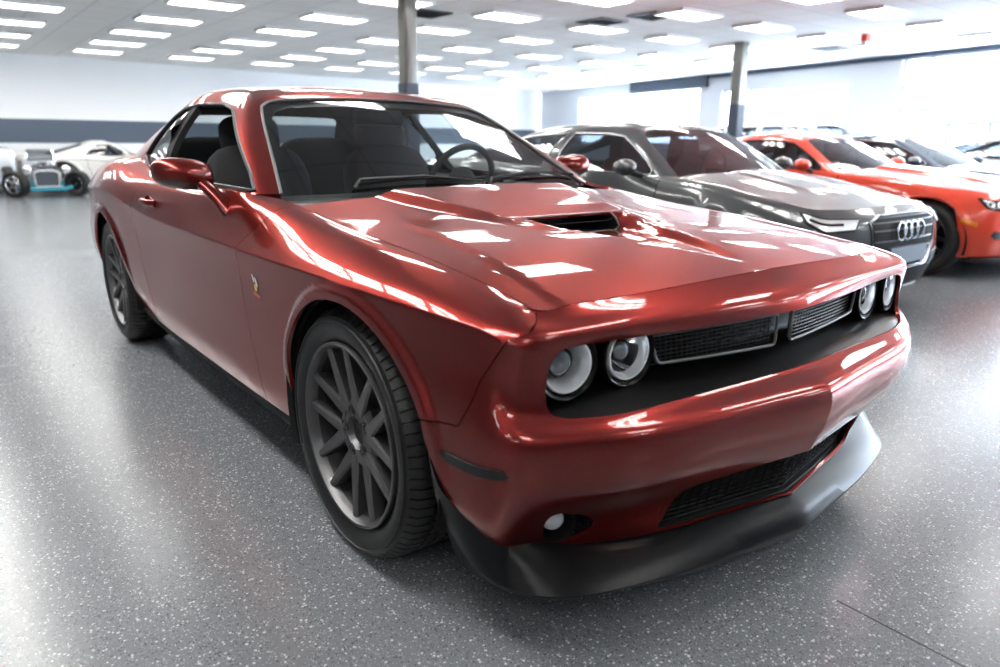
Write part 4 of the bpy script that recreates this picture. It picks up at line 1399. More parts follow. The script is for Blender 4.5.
    # cowl, floor, cabin, wheel housings
    b = MB()
    ys = np.linspace(-.80 * w, .80 * w, 15)
    b.rings([[(xc + .04, y, float(hh([xc], [y])[0]) - .05), (xc - .05, y, zc - .05), (xc - .30, y, bz - .06)] for y in ys], False, False)
    b.build('cowl', M['black_satin'], car)
    b = MB()
    b.box((-L / 2, 0, .24), (L - .5, 1.2, .05))
    b.box((mid(xw[0], xw[1], .5), 0, .24), (xw[0] - xw[1] - 2 * Rw - .12, 1.8 * w, .06))
    b.box((xw[0], 0, .45), (2.2 * Rw, 1.5 * w - .25, .45))
    b.box((xw[1], 0, .45), (2.2 * Rw, 1.5 * w - .25, .45))
    b.build('underbody', M['black_matt'], car, False)
    b = MB()
    b.box((xc - .36, 0, zc - .19), (.46, 1.5 * w, .28))
    b.box(((xc + xb) / 2, 0, .40), (xc - xb - .3, 1.7 * w, .04))
    for sg in (-1, 1):
        b.box(((xc + xb) / 2 - .1, sg * .84 * w, bz - .28), (xc - xb - .7, .05, .50))
    b.build('cabin_lining', M['dash'], car, False)
    for sg in (-1, 1):
        b = MB()
        sxx = xt - .35
        b.rings([[(sxx + dx, sg * .40 + hx, z) for dx, hx in ((.07, -ww), (.07, ww), (-.07, ww), (-.07, -ww))] for z, ww, dx0 in ((.50, .24, 0), (.95, .23, 0), (1.02, .16, 0), (1.04, .12, 0), (min(1.20, H - .13), .10, 0))])
        b.build('front_seat', M[sp.get('seat', 'seat')], car, True, 40)
    b = MB()
    b.tube([(xt - .02 + .10 * math.sin(a) * .4, .38 + .18 * math.cos(a), .93 + .17 * math.sin(a)) for a in np.linspace(0, 2 * PI, 25)[:-1]], .015, 6, True)
    b.build('steering_wheel', M['dash'], car)
    for sg in (-1, 1):
        for cx in xw:
            b = MB()
            rows_ = [[(cx + (Rw + .05 + e) * math.cos(t), sg * yv, Rw + (Rw + .05 + e) * math.sin(t)) for yv, e in ((.97 * w, 0), (.60 * w, .02))] for t in np.linspace(-.3, PI + .3, 26)]
            b.rings(rows_, False, False)
            o = len(b.V)
            b.V += [r_[1] for r_ in rows_]
            b.F.append(tuple(range(o, len(b.V))))
            b.build('wheel_housing', M['black_matt'], car)
            make_wheel(car, (cx, sg * .985 * w, Rw), sg, R=Rw, rim_r=Rw * .73, width=.24, spokes=5, style=sp.get('spoke', 'v'), rim_mat=M[sp.get('rim', 'rim')], rot=.4, lod=1)
        # mirror
        b = MB()
        mx, mz = xc - .42, bz + .06
        R_ = []
        for dx, k in ((-.06, .3), (-.05, .85), (0, 1), (.04, .8), (.075, .25)):
            R_.append([(mx + dx, sg * (.99 * w + .10 + .10 * k * math.cos(t)), mz + .062 * k * math.sin(t)) for t in np.linspace(0, 2 * PI, 15)[:-1]])
        b.rings(R_)
        m_ = b.build('door_mirror', paint, car)
        b = MB()
        b.tube([(mx, sg * .90 * w, mz - .07), (mx, sg * (.99 * w + .06), mz - .03)], .022, 8)
        b.build('mirror_arm', M['black_satin'], m_)
    return S, GG

WIN2 = [[(2.02, .10), (2.45, .10), (2.45, 1.86), (2.12, 1.86), (1.96, 1.70), (1.92, 1.2), (1.90, .6)],
        [(2.52, .10), (3.0, .12), (3.35, .45), (3.30, .9), (3.1, 1.5), (2.9, 1.80), (2.52, 1.86)]]
WIN1 = [[(2.02, .10), (2.72, .10), (2.72, 1.86), (2.12, 1.86), (1.96, 1.70), (1.92, 1.2), (1.90, .6)],
        [(2.80, .12), (3.15, .35), (3.05, 1.0), (2.86, 1.55), (2.80, 1.65)]]

def sheet_on(name, m, parent, S, poly, side='B', off=.006, **kw):
    return panel(name, m, parent, S, poly, side=side, step=kw.pop('step', .03), depth=.006, off=off, **kw)

def build_grey_fastback():
    car = empty('sports_sedan', (-.40, 3.42, 0))
    tag(car, 'dark grey fastback sedan with four-ring grille, parked beside the red coupe', 'car', 'parked cars beyond the red coupe')
    pa = paint_mat('nardo_grey_paint', (.060, .065, .070), .2, .3, 1.0)
    sp = dict(w=.955, L=4.95, cowl=-1.18, zf=.755, zc=.915, zr=.98, belt=.93, H=1.345, roof=(-1.86, -2.45, -3.3, -4.35), xw=(-.92, -3.84), R=.345, doors=(-1.42, -2.42, -3.40), win=WIN2, trim='brushed', rim='dark_metal', spoke='v', seat='red_leather')
    S, GG = bg_body(car, sp, pa, M['glass_bg'])
    # six-sided grille with bright slats, four rings, number-plate panel
    g = [(0, .95), (.46, .95), (.62, 1.7), (.56, 3.2), (.36, 4.6), (0, 4.6)]
    gr = sheet_on('grille', M['black_matt'], car, S, g, off=.004)
    for sg in 'RL':
        strip_tube('grille_surround', M['ring_chrome'], gr, S, [(0, .95), (.46, .95), (.62, 1.7), (.56, 3.2), (.36, 4.6), (0, 4.6)], .011, sg, n=6)
    for k in range(7):
        r = 1.25 + 3.0 * k / 6
        wd = float(np.interp(r, [.95, 1.7, 3.2, 4.6], [.46, .62, .56, .36])) - .03
        for sg in 'RL':
            strip_tube('grille_slat', M['dark_metal'], gr, S, [(wd * i / 8, r) for i in range(9)], .007, sg, n=6)
    sheet_on('lower_grille', M['black_matt'], car, S, [(0, 4.75), (.85, 4.75), (.95, 5.3), (.8, 5.8), (0, 5.8)], off=.003)  # dark panel added to cut bright window reflections on the fascia
    b = MB()
    zc_ = .615
    for k in range(4):
        yc = -.135 + .09 * k
        b.tube([(S([max(1e-5, abs(yc + .058 * math.cos(t)) / .7)], [S.r_at(max(1e-5, abs(yc) / .7), zc_ + .058 * math.sin(t), 0, 4)])[0][0] + .022, yc + .058 * math.cos(t), zc_ + .058 * math.sin(t)) for t in np.linspace(0, 2 * PI, 29)[:-1]], .0085, 6, True)
    b.build('ring_emblem', M['ring_chrome'], gr)
    b = MB()
    b.prism([(-.01, y, z) for y, z in ((-.26, .40), (.26, .40), (.26, .51), (-.26, .51))], [(.025, y, z) for y, z in ((-.26, .40), (.26, .40), (.26, .51), (-.26, .51))])
    b.build('plate_panel', M['plate_blue'], gr, False)
    for sd in 'RL':
        hl = [(.70, 1.15), (1.0, .95), (1.45, .85), (1.75, .95), (1.55, 1.7), (1.15, 2.15), (.78, 2.1)]
        h = sheet_on('headlight', M['lamp_white'], car, S, hl, side=sd, off=.005)
        strip_tube('headlight_rim', M['dark_metal'], h, S, hl, .010, sd, True)
        strip_tube('lamp_divider', M['black_gloss'], h, S, [(.9, 1.6), (1.2, 1.5), (1.5, 1.35)], .012, sd)
        a = [(.66, 4.0), (1.05, 3.9), (1.35, 4.2), (1.1, 4.9), (.62, 4.9)]
        sheet_on('air_intake', M['black_gloss'], car, S, a, side=sd, off=.004)
    # red seats seen through the windshield
    return car

def build_red_coupe():
    car = empty('pony_car', (-.44, 6.28, 0))
    tag(car, 'bright orange-red coupe with long hood, between the grey sedan and the dark blue car', 'car', 'parked cars beyond the red coupe')
    pa = paint_mat('race_red_paint', (.78, .055, .018), .0, .3, 1.0)
    sp = dict(w=.94, L=4.55, cowl=-1.40, zf=.755, zc=.885, zr=.95, belt=.90, H=1.30, roof=(-2.06, -2.53, -3.08, -3.9), xw=(-.68, -3.40), R=.335, doors=(-1.53, -2.8), win=WIN1, trim='dark_metal', rim='dark_metal', bulge=.03, crown=.05)
    S, GG = bg_body(car, sp, pa, M['glass_bg'])
    sheet_on('grille', M['black_gloss'], car, S, [(0, 1.25), (.70, 1.25), (.74, 1.9), (.68, 2.7), (0, 2.7)], off=.004)
    sheet_on('lower_grille', M['black_satin'], car, S, [(0, 4.1), (.62, 4.1), (.7, 4.6), (.62, 5.0), (0, 5.0)], off=.004)
    for sd in 'RL':
        hl = [(.80, 1.35), (1.15, 1.20), (1.60, 1.35), (1.35, 2.1), (.82, 2.3)]
        h = sheet_on('headlight', M['lamp_dark'], car, S, hl, side=sd, off=.006)
        strip_tube('headlight_rim', M['black_gloss'], h, S, hl, .009, sd, True)
        for s_ in (.98, 1.26):
            strip_tube('lamp_ring', M['lamp_white'], h, S, [(s_ + .09 * math.cos(t), 1.75 + .30 * math.sin(t)) for t in np.linspace(0, 2 * PI, 17)[:-1]], .010, sd, True)
        sheet_on('turn_signal', M['amber'], car, S, [(1.52, 3.35), (1.86, 3.2), (1.86, 3.5), (1.52, 3.7)], side=sd, off=.006)
        sheet_on('fog_pocket', M['black_satin'], car, S, [(.84, 3.9), (1.1, 3.8), (1.18, 4.2), (1.05, 4.5), (.86, 4.4)], side=sd, off=.004)
    b = MB()
    rr = []
    for s_ in np.linspace(-1.6, 1.6, 41):
        p = S([s_ if abs(s_) > 1e-6 else 1e-6], [6.0])[0]
        rr.append([(p[0], p[1], .215), (p[0] + .035, p[1] * 1.01, .20), (p[0] + .03, p[1] * 1.01, .165), (p[0] - .08, p[1] * .96, .16)])
    b.rings(rr)
    b.build('chin_spoiler', M['black_satin'], car)
    return car

def build_blue_car():
    car = empty('touring_car', (-.72, 9.55, 0))
    tag(car, 'dark navy car with pale windshield reflections, parked beyond the orange-red coupe', 'car', 'parked cars beyond the red coupe')
    pa = paint_mat('navy_paint', (.035, .05, .085), .2, .3, 1.0)
    sp = dict(w=.94, L=4.7, cowl=-1.45, zf=.74, zc=.87, zr=.94, belt=.89, H=1.315, roof=(-2.25, -2.8, -3.4, -4.2), xw=(-.86, -3.62), R=.335, doors=(-1.65, -2.9), win=WIN1, trim='brushed')
    S, GG = bg_body(car, sp, pa, M['glass_bg'])
    sheet_on('grille', M['black_gloss'], car, S, [(0, 1.2), (.5, 1.2), (.55, 2.4), (0, 2.4)], off=.004)
    for sd in 'RL':
        sheet_on('headlight', M['lamp_white'], car, S, [(.75, 1.2), (1.4, 1.1), (1.6, 1.5), (1.0, 2.2), (.75, 2.0)], side=sd, off=.005)
    return car

def build_far_car():
    car = empty('convertible_sedan', (.35, 12.0, 0))
    car.name = 'sedan'
    tag(car, 'silver-white sedan at the right edge, farthest of the parked row by the windows', 'car', 'parked cars beyond the red coupe')
    pa = paint_mat('silver_white_paint', (.55, .58, .63), .2, .3, 1.0)
    sp = dict(w=.93, L=4.7, cowl=-1.40, zf=.76, zc=.90, zr=.97, belt=.92, H=1.34, roof=(-2.1, -2.7, -3.4, -4.2), xw=(-.86, -3.62), R=.335, doors=(-1.6, -2.6, -3.4), win=WIN2, trim='brushed')
    S, GG = bg_body(car, sp, pa, M['glass_bg'])
    sheet_on('grille', M['black_gloss'], car, S, [(0, 1.2), (.5, 1.2), (.55, 2.4), (0, 2.4)], off=.004)
    for sd in 'RL':
        sheet_on('headlight', M['lamp_white'], car, S, [(.75, 1.2), (1.4, 1.1), (1.6, 1.5), (1.0, 2.2), (.75, 2.0)], side=sd, off=.005)
    return car

def build_suv():
    car = empty('sport_utility_vehicle', (-4.6, 13.25, 0))
    tag(car, 'white high-roofed vehicle behind the orange-red coupe, only its roof and glass showing', 'car', 'parked cars beyond the red coupe')
    pa = paint_mat('white_paint', (.75, .76, .78), 0, .35, 1.0)
    sp = dict(w=.95, L=4.8, cowl=-1.20, zf=.95, zc=1.08, zr=1.12, belt=1.08, H=1.60, roof=(-1.75, -2.6, -4.2, -4.7), xw=(-.9, -3.75), R=.37, doors=(-1.5, -2.5, -3.4), win=WIN2, trim='dark_metal')
    S, GG = bg_body(car, sp, pa, M['glass_bg'])
    return car

def build_white_coupe():
    car = empty('classic_coupe', (-18.05, 3.95, 0), PI / 2)
    tag(car, 'white low classic coupe in front of the grey wall band, far behind the red coupe', 'car', 'vehicles along the back wall')
    pa = paint_mat('ivory_paint', (.74, .73, .69), 0, .35, .8)
    sp = dict(w=.88, L=3.82, cowl=-1.40, zf=.66, zc=.76, zr=.80, belt=.77, H=1.13, roof=(-1.9, -2.2, -2.6, -3.35), xw=(-.80, -3.10), R=.315, doors=(-1.5, -2.6), win=[WIN1[0]], trim='chrome', rim='chrome', seat='tan')
    S, GG = bg_body(car, sp, pa, M['glass_bg'])
    for sd in 'RL':
        strip_tube('side_strip', M['dark_metal'], car, S, [(2.0, 2.6), (2 + S.L / 2, 2.6), (S.s3, 2.6)], .010, sd)
        sheet_on('tail_lamp', M['tail_red'], car, S, [(S.s3 + 1.0, 2.1), (S.s3 + 1.6, 2.1), (S.s3 + 1.6, 2.7), (S.s3 + 1.0, 2.7)], side=sd, off=.005)
    return car

def build_white_wagon():
    car = empty('white_wagon', (-18.0, -4.20, 0), -PI / 2)
    car.name = 'estate_car'
    tag(car, 'white tall-backed car cut off by the left edge, beyond the hot rod', 'car', 'vehicles along the back wall')
    pa = paint_mat('cool_white_paint', (.70, .74, .80), 0, .35, .8)
    sp = dict(w=.88, L=4.2, cowl=-1.20, zf=.80, zc=.90, zr=.95, belt=.88, H=1.24, roof=(-1.75, -2.4, -3.75, -4.05), xw=(-.85, -3.3), R=.32, doors=(-1.5, -2.5, -3.3), win=WIN2, trim='dark_metal')
    bg_body(car, sp, pa, M['glass_bg'])
    return car

def build_hot_rod():
    car = empty('hot_rod', (-15.35, .34, 0), 0)
    tag(car, 'open-wheeled hot rod with teal front axle and chrome wheels at the far left', 'car', 'vehicles along the back wall')
    teal = paint_mat('teal_paint', (.01, .33, .44), 0, .35, .8)
    white = paint_mat('hot_rod_white', (.74, .78, .84), 0, .3, 1.0)
    b = MB()
    for sg in (-1, 1):
        b.tube([(-.40, sg * .26, .27), (-.7, sg * .27, .24), (-1.3, sg * .28, .26)], .04, 8)
    for x in (-.5, -.9, -1.25):
        b.tube([(x, -.28, .26), (x, .28, .26)], .03, 8)
    b.build('chassis_rail', teal, car)
    b = MB()
    b.rings([[(x, y * wd, z0 + z * h) for y, z in ((-1, 0), (1, 0), (1, .7), (.8, 1), (-.8, 1), (-1, .7))] for x, wd, z0, h in ((-.62, .20, .30, .38), (-.8, .26, .30, .42), (-1.1, .32, .30, .44), (-1.30, .30, .32, .40))])
    b.build('body_tub', white, car)
    b = MB()
    b.add([(-.80, -.24, .72), (-.80, .24, .72), (-.92, .22, .92), (-.92, -.22, .92)], [(0, 1, 2, 3)])
    b.build('wind_screen', M['glass_bg'], car, False)
    b = MB()
    b.tube([(-.80, -.25, .71), (-.92, -.23, .93), (-.92, .23, .93), (-.80, .25, .71)], .012, 6)
    b.build('screen_frame', M['chrome'], car)
    en = empty('engine', (-.52, 0, .44), 0, car)
    b = MB()
    b.box((0, 0, 0), (.26, .30, .28))
    b.box((0, .17, .15), (.24, .10, .10))
    b.box((0, -.17, .15), (.24, .10, .10))
    b.build('engine_block', M['chrome'], en, False)
    b = MB()
    b.lathe([(.18, .0005), (.18, .11), (.26, .11), (.26, .0005)], 24, 'z')
    b.build('air_cleaner', M['chrome'], en)
    for sg in (-1, 1):
        b = MB()
        for k in range(4):
            b.tube([(-.10 + .07 * k, sg * .20, .10), (-.11 + .07 * k, sg * .28, .03), (-.25, sg * .32, -.10)], .018, 7)
        b.tube([(-.22, sg * .32, -.10), (-.70, sg * .36, -.16)], .03, 8)
        b.build('exhaust_header', M['brushed'], en)
    b = MB()
    b.prism([(-.36, y, z) for y, z in ((-.20, .22), (.20, .22), (.22, .48), (.14, .53), (-.14, .53), (-.22, .48))], [(-.30, y, z) for y, z in ((-.19, .23), (.19, .23), (.21, .47), (.13, .52), (-.13, .52), (-.21, .47))])
    b.build('radiator_grille', M['slate_grille'], car, False)
    b = MB()
    for x in (-.32,):
        b.tube([(x + .02, -.20, .22), (x + .02, .20, .22), (x + .02, .22, .48), (x + .02, .14, .53), (x + .02, -.14, .53), (x + .02, -.22, .48)], .014, 6, True)
    b.build('radiator_shell', M['badge_white'], car)
    for x, R, yy in ((-.34, .265, .60), (-1.28, .30, .66)):
        b = MB()
        b.tube([(x + .02, -yy + .08, R - .03), (x + .02, -.3, R - .10), (x + .02, .3, R - .10), (x + .02, yy - .08, R - .03)], .035, 8)
        b.build('axle', teal, car)
        for sg in (-1, 1):
            w_ = make_wheel(car, (x, sg * yy, R), sg, R=R, rim_r=R * .66, width=.18, spokes=5, style='s', rim_mat=M['chrome'], lod=1)
            if x > -.5:
                w_.rotation_euler.z += .75
    for sg in (-1, 1):
        b = MB()
        b.lathe([(-.10, .01), (-.09, .05), (-.02, .075), (0, .075), (.012, .04), (.014, .0005)], 20, 'x', (-.24, sg * .34, .56))
        b.tube([(-.27, sg * .34, .50), (-.32, sg * .28, .36)], .012, 6)
        b.build('headlight', M['chrome'], car)
    return car

M['glass_bg'] = glass_mat('car_glass', (0.25, 0.28, 0.31), 1.22)
M['plate_blue'] = mat('plate_panel', (.045, .07, .11), .45)
M['ring_chrome'] = mat('shaded_chrome', (.20, .21, .23), .25, 1.0)
M['lamp_dark'] = mat('smoked_lamp', (.12, .12, .13), .12, .6, .8)
M['tan'] = mat('tan_leather', (.30, .12, .05), .6)
M['red_leather'] = mat('red_leather', (.35, .02, .015), .5)
M['slate_grille'] = mat('slate_grille', (.06, .07, .09), .5)
# ------------------------------------------------------------------ the showroom
def tex_nodes(m):
    nt = m.node_tree
    return nt, nt.nodes['Principled BSDF']

def floor_material():
    m = mat('flake_epoxy_floor', (.1, .105, .11), .24, 0, 0.0)
    nt, b = tex_nodes(m)
    tc = nt.nodes.new('ShaderNodeTexCoord')
    def flakes(scale, thr, prob, seedoff):
        mp = nt.nodes.new('ShaderNodeMapping')
        mp.inputs['Location'].default_value = (seedoff, seedoff * .7, 0)
        nt.links.new(tc.outputs['Object'], mp.inputs['Vector'])
        nz = nt.nodes.new('ShaderNodeTexNoise')
        nz.inputs['Scale'].default_value = scale * 1.3
        nt.links.new(mp.outputs[0], nz.inputs['Vector'])
        ad = nt.nodes.new('ShaderNodeVectorMath')
        ad.operation = 'MULTIPLY_ADD'
        ad.inputs[1].default_value = (.7 / scale,) * 3
        nt.links.new(nz.outputs['Color'], ad.inputs[0])
        nt.links.new(mp.outputs[0], ad.inputs[2])
        vo = nt.nodes.new('ShaderNodeTexVoronoi')
        vo.voronoi_dimensions = '2D'
        vo.inputs['Scale'].default_value = scale
        nt.links.new(ad.outputs[0], vo.inputs['Vector'])
        lt = nt.nodes.new('ShaderNodeMath')
        lt.operation = 'LESS_THAN'
        nt.links.new(vo.outputs['Distance'], lt.inputs[0])
        sp = nt.nodes.new('ShaderNodeSeparateColor')
        nt.links.new(vo.outputs['Color'], sp.inputs[0])
        mm = nt.nodes.new('ShaderNodeMath')
        mm.operation = 'MULTIPLY'
        nt.links.new(sp.outputs[1], mm.inputs[0])
        mm.inputs[1].default_value = thr
        nt.links.new(mm.outputs[0], lt.inputs[1])
        gt = nt.nodes.new('ShaderNodeMath')
        gt.operation = 'LESS_THAN'
        nt.links.new(sp.outputs[0], gt.inputs[0])
        gt.inputs[1].default_value = prob
        mu = nt.nodes.new('ShaderNodeMath')
        mu.operation = 'MULTIPLY'
        nt.links.new(lt.outputs[0], mu.inputs[0])
        nt.links.new(gt.outputs[0], mu.inputs[1])
        return mu.outputs[0]
    big = flakes(120, .46, .17, 3.1)
    small = flakes(230, .44, .28, 11.7)
    dark = flakes(150, .5, .30, 23.3)
    base = (.185, .196, .212, 1)
    def mixc(a, bcol, f):
        mx = nt.nodes.new('ShaderNodeMix')
        mx.data_type = 'RGBA'
        if isinstance(a, tuple):
            mx.inputs[6].default_value = a
        else:
            nt.links.new(a, mx.inputs[6])
        mx.inputs[7].default_value = bcol
        nt.links.new(f, mx.inputs[0])
        return mx.outputs[2]
    c = mixc(base, (.085, .09, .098, 1), dark)
    c = mixc(c, (.42, .44, .45, 1), small)
    c = mixc(c, (.62, .63, .62, 1), big)
    nt.links.new(c, b.inputs['Base Color'])
    nz = nt.nodes.new('ShaderNodeTexNoise')
    nz.inputs['Scale'].default_value = 26
    nz.inputs['Detail'].default_value = 3
    nt.links.new(tc.outputs['Object'], nz.inputs['Vector'])
    bp = nt.nodes.new('ShaderNodeBump')
    bp.inputs['Strength'].default_value = .06
    bp.inputs['Distance'].default_value = .01
    nt.links.new(nz.outputs['Fac'], bp.inputs['Height'])
    nt.links.new(bp.outputs[0], b.inputs['Normal'])
    b.inputs['Specular IOR Level'].default_value = .5
    return m

def ceiling_material():
    m = mat('ceiling_tiles', (.6, .6, .6), .9, spec=.2)
    nt, b = tex_nodes(m)
    tc = nt.nodes.new('ShaderNodeTexCoord')
    br = nt.nodes.new('ShaderNodeTexBrick')
    br.offset = 0
    br.inputs['Scale'].default_value = 1
    br.inputs['Mortar Size'].default_value = .012
    br.inputs['Brick Width'].default_value = .65
    br.inputs['Row Height'].default_value = .65
    br.inputs['Color1'].default_value = (.84, .85, .84, 1)
    br.inputs['Color2'].default_value = (.88, .88, .87, 1)
    br.inputs['Mortar'].default_value = (.66, .67, .67, 1)
    nt.links.new(tc.outputs['Object'], br.inputs['Vector'])
    nt.links.new(br.outputs[0], b.inputs['Base Color'])
    return m

def wall_material(name, col):
    m = mat(name, col, .7, spec=.3)
    nt, b = tex_nodes(m)
    tc = nt.nodes.new('ShaderNodeTexCoord')
    nz = nt.nodes.new('ShaderNodeTexNoise')
    nz.inputs['Scale'].default_value = 60
    nt.links.new(tc.outputs['Object'], nz.inputs['Vector'])
    bp = nt.nodes.new('ShaderNodeBump')
    bp.inputs['Strength'].default_value = .05
    nt.links.new(nz.outputs['Fac'], bp.inputs['Height'])
    nt.links.new(bp.outputs[0], b.inputs['Normal'])
    return m

ZC = 3.05
def structure(o):
    o['kind'] = 'structure'
    return o

def wall(name, A, B, m, openings=(), z0=0.0, z1=ZC, th=.2):
    """wall from A to B (plan), thickness to the left of A->B; openings (t0, t1, za, zb)"""
    A, B = Vector((*A, 0)), Vector((*B, 0))
    d = (B - A)
    L = d.length
    d.normalize()
    nrm = Vector((-d.y, d.x, 0))
    ts = sorted(set([0, L] + [min(max(v, 0), L) for o in openings for v in o[:2]]))
    zz = sorted(set([z0, z1] + [v for o in openings for v in o[2:4]]))
    b = MB()
    for i in range(len(ts) - 1):
        for j in range(len(zz) - 1):
            tm, zm = (ts[i] + ts[i + 1]) / 2, (zz[j] + zz[j + 1]) / 2
            if any(o[0] < tm < o[1] and o[2] < zm < o[3] for o in openings):
                continue
            p, q = A + d * ts[i], A + d * ts[i + 1]
            bot = [p + Vector((0, 0, zz[j])), q + Vector((0, 0, zz[j])), q + nrm * th + Vector((0, 0, zz[j])), p + nrm * th + Vector((0, 0, zz[j]))]
            b.prism(bot, [v + Vector((0, 0, zz[j + 1] - zz[j])) for v in bot])
    return structure(b.build(name, m, None, False)), A, d, nrm

def window_unit(idx, A, d, nrm, t0, t1, za, zb, mv=(), mh=(), th=.2, fw=.05, frame='win_frame', pane='win_pane'):
    b = MB()
    rot = Matrix((d, nrm, Vector((0, 0, 1)))).transposed()
    def bx(ta, tb, z_a, z_b):
        c = A + d * ((ta + tb) / 2) + nrm * (th * .55) + Vector((0, 0, (z_a + z_b) / 2))
        b.box(c, (tb - ta, .07, z_b - z_a), rot)
    bx(t0, t1, za, za + fw); bx(t0, t1, zb - fw, zb); bx(t0, t0 + fw, za, zb); bx(t1 - fw, t1, za, zb)
    for t in mv:
        bx(t - fw / 2, t + fw / 2, za, zb)
    for z in mh:
        bx(t0, t1, z - fw / 2, z + fw / 2)
    o = structure(b.build('window_%d' % idx, M[frame], None, False))
    g = MB()
    c = A + nrm * (th * .6)
    g.add([c + d * t0 + Vector((0, 0, za)), c + d * t1 + Vector((0, 0, za)), c + d * t1 + Vector((0, 0, zb)), c + d * t0 + Vector((0, 0, zb))], [(0, 1, 2, 3)])
    g.build('pane', M[pane], o, False)
    return o

def build_room():
    M['wall_white'] = wall_material('white_wall_paint', (.90, .90, .90))
    M['wall_grey'] = wall_material('pale_grey_wall', (.62, .62, .63))
    M['wall_unseen'] = wall_material('unseen_wall_dark', (.20, .21, .23))  # unseen walls kept dark so floor and car side get less light
    M['wall_band'] = wall_material('slate_band_paint', (.105, .13, .17))
    M['blue_trim'] = mat('dark_blue_trim', (.03, .045, .075), .5)
    M['win_frame'] = mat('window_frame_grey', (.35, .42, .52), .4)
    M['win_pane'] = glass_mat('window_glass', (.97, .98, 1.0))
    b = MB()
    b.add([(-18, -10.2, 0), (9.2, -10.2, 0), (9.2, 12.7, 0), (-21.5, 18.6, 0)], [(0, 1, 2, 3)])
    structure(b.build('floor', floor_material(), None, False))
    b = MB()
    q4 = [(-18, -10.2), (9.2, -10.2), (9.2, 12.8), (-21.6, 18.75)]
    b.prism([(*p, ZC) for p in q4], [(*p, ZC + .1) for p in q4])
    structure(b.build('ceiling', ceiling_material(), None, False))
    # long wall behind the parked vehicles, with the slate band
    sl = -.127
    back = lambda y: (-19.2 + sl * y, y)
    wall('wall_back', back(18.6), back(-10.2), M['wall_white'], th=-.2)
    b = MB()
    p, q = Vector((*back(18.4), 0)), Vector((*back(-10.1), 0))
    off = Vector((.012, 0, 0))
    bot = [p + off, q + off, q - off * .5, p - off * .5]
    b.prism([v + Vector((0, 0, 1.05)) for v in bot], [v + Vector((0, 0, 1.60)) for v in bot])
    structure(b.build('trim_1', M['wall_band'], None, False))
    # window wall
    P1, P2 = Vector((-4.16, 15.17)), Vector((-14.18, 17.10))
    u = (P2 - P1).normalized()
    at = lambda t: tuple(P1 + u * t)
    t_a, t_b = -13.4, 17.6
    op = [(-11.5, -7.6, .9, 2.9), (-7.2, -3.6, .9, 2.9), (-3.3, 2.0, 1.86, 2.97), (-3.3, -.01, .85, 1.60), (.05, .84, .85, 1.58), (3.31, 6.46, 1.1, 2.58), (6.94, 7.44, 1.1, 2.60), (8.35, 14.8, 1.1, 2.74)]  # first two openings lie out of view, added for more daylight
    W, A, d, n = wall('wall_window', at(t_a), at(t_b), M['wall_grey'], [(o[0] - t_a, o[1] - t_a, o[2], o[3]) for o in op], th=-.22)
    for i, o in enumerate(op):
        mv = {0: (-9.5,), 1: (-5.4,), 2: (1.38, -1.2), 3: (-1.6,), 5: (), 7: ()}.get(i, ())
        mh = {2: (2.36,)}.get(i, ())
        window_unit(i + 1, A, d, n, o[0] - t_a, o[1] - t_a, o[2], o[3], [v - t_a for v in mv], mh, th=-.22)
    # dark blue trim where the ceiling meets the window wall
    b = MB()
    p, q = Vector((*at(t_a), 0)), Vector((*at(10.35), 0))
    nn = Vector((n.x, n.y, 0))
    bot = [p, q, q + nn * .06, p + nn * .06]
    b.prism([v + Vector((0, 0, 2.945)) for v in bot], [v + Vector((0, 0, ZC - .002)) for v in bot])
    structure(b.build('trim_2', M['blue_trim'], None, False))
    b = MB()
    p, q = Vector((*at(7.95), 0)), Vector((*at(11.6), 0))
    bot = [p + nn * .07, q + nn * .07, q + nn * .11, p + nn * .11]
    b.prism([v + Vector((0, 0, 2.72)) for v in bot], [v + Vector((0, 0, ZC - .004)) for v in bot])
    structure(b.build('trim_3', M['blue_trim'], None, False))
    wall('wall_left', (9.2, -10), (-18, -10), M['wall_unseen'], th=.2)
    wall('wall_front', (9, -10.2), (9, 12.8), M['wall_unseen'], th=-.2)
    # columns
    for nm, (x, y), w_, lab in (('column', (-7.05, 3.60), .20, 'polished grey steel column rising behind the roof of the red coupe'),
                                ('column', (-7.25, 11.25), .22, 'slim steel column in front of the windows, between the grey sedan and the orange-red coupe')):
        c = empty(nm, (x, y, 0))
        tag(c, lab, 'column', 'steel columns')
        b = MB()
        h = w_ / 2
        ring = round_poly([(-h, -h), (h, -h), (h, h), (-h, h)], .035, 4)
        b.prism([(p[0], p[1], 0) for p in ring], [(p[0], p[1], ZC - .002) for p in ring])
        b.build('shaft', M['column'], c, True, 30)
        b = MB()
        h2 = h + .03
        ring2 = round_poly([(-h2, -h2), (h2, -h2), (h2, h2), (-h2, h2)], .04, 4)
        b.prism([(p[0], p[1], 0.0) for p in ring2], [(p[0], p[1], .14) for p in ring2])
        b.build('base_collar', M['dark_metal'], c, True, 30)
        b = MB()
        for sx_, sy_ in ((1, 0), (0, -1)):
            b.box((sx_ * (h + .004), sy_ * (h + .004), 1.05), (.008 if sx_ else w_ * .9, .008 if sy_ else w_ * .9, 1.7))
        b.build('bumper_sleeve', M['blue_trim'], c, False)
    # ceiling lights
    proto = None
    M['tube'] = mat('fluorescent_tube', (1, 1, 1), .5, emit=(1.0, .985, .95), emit_s=LIGHT)
    M['troffer'] = mat('white_enamel', (.82, .82, .82), .35)
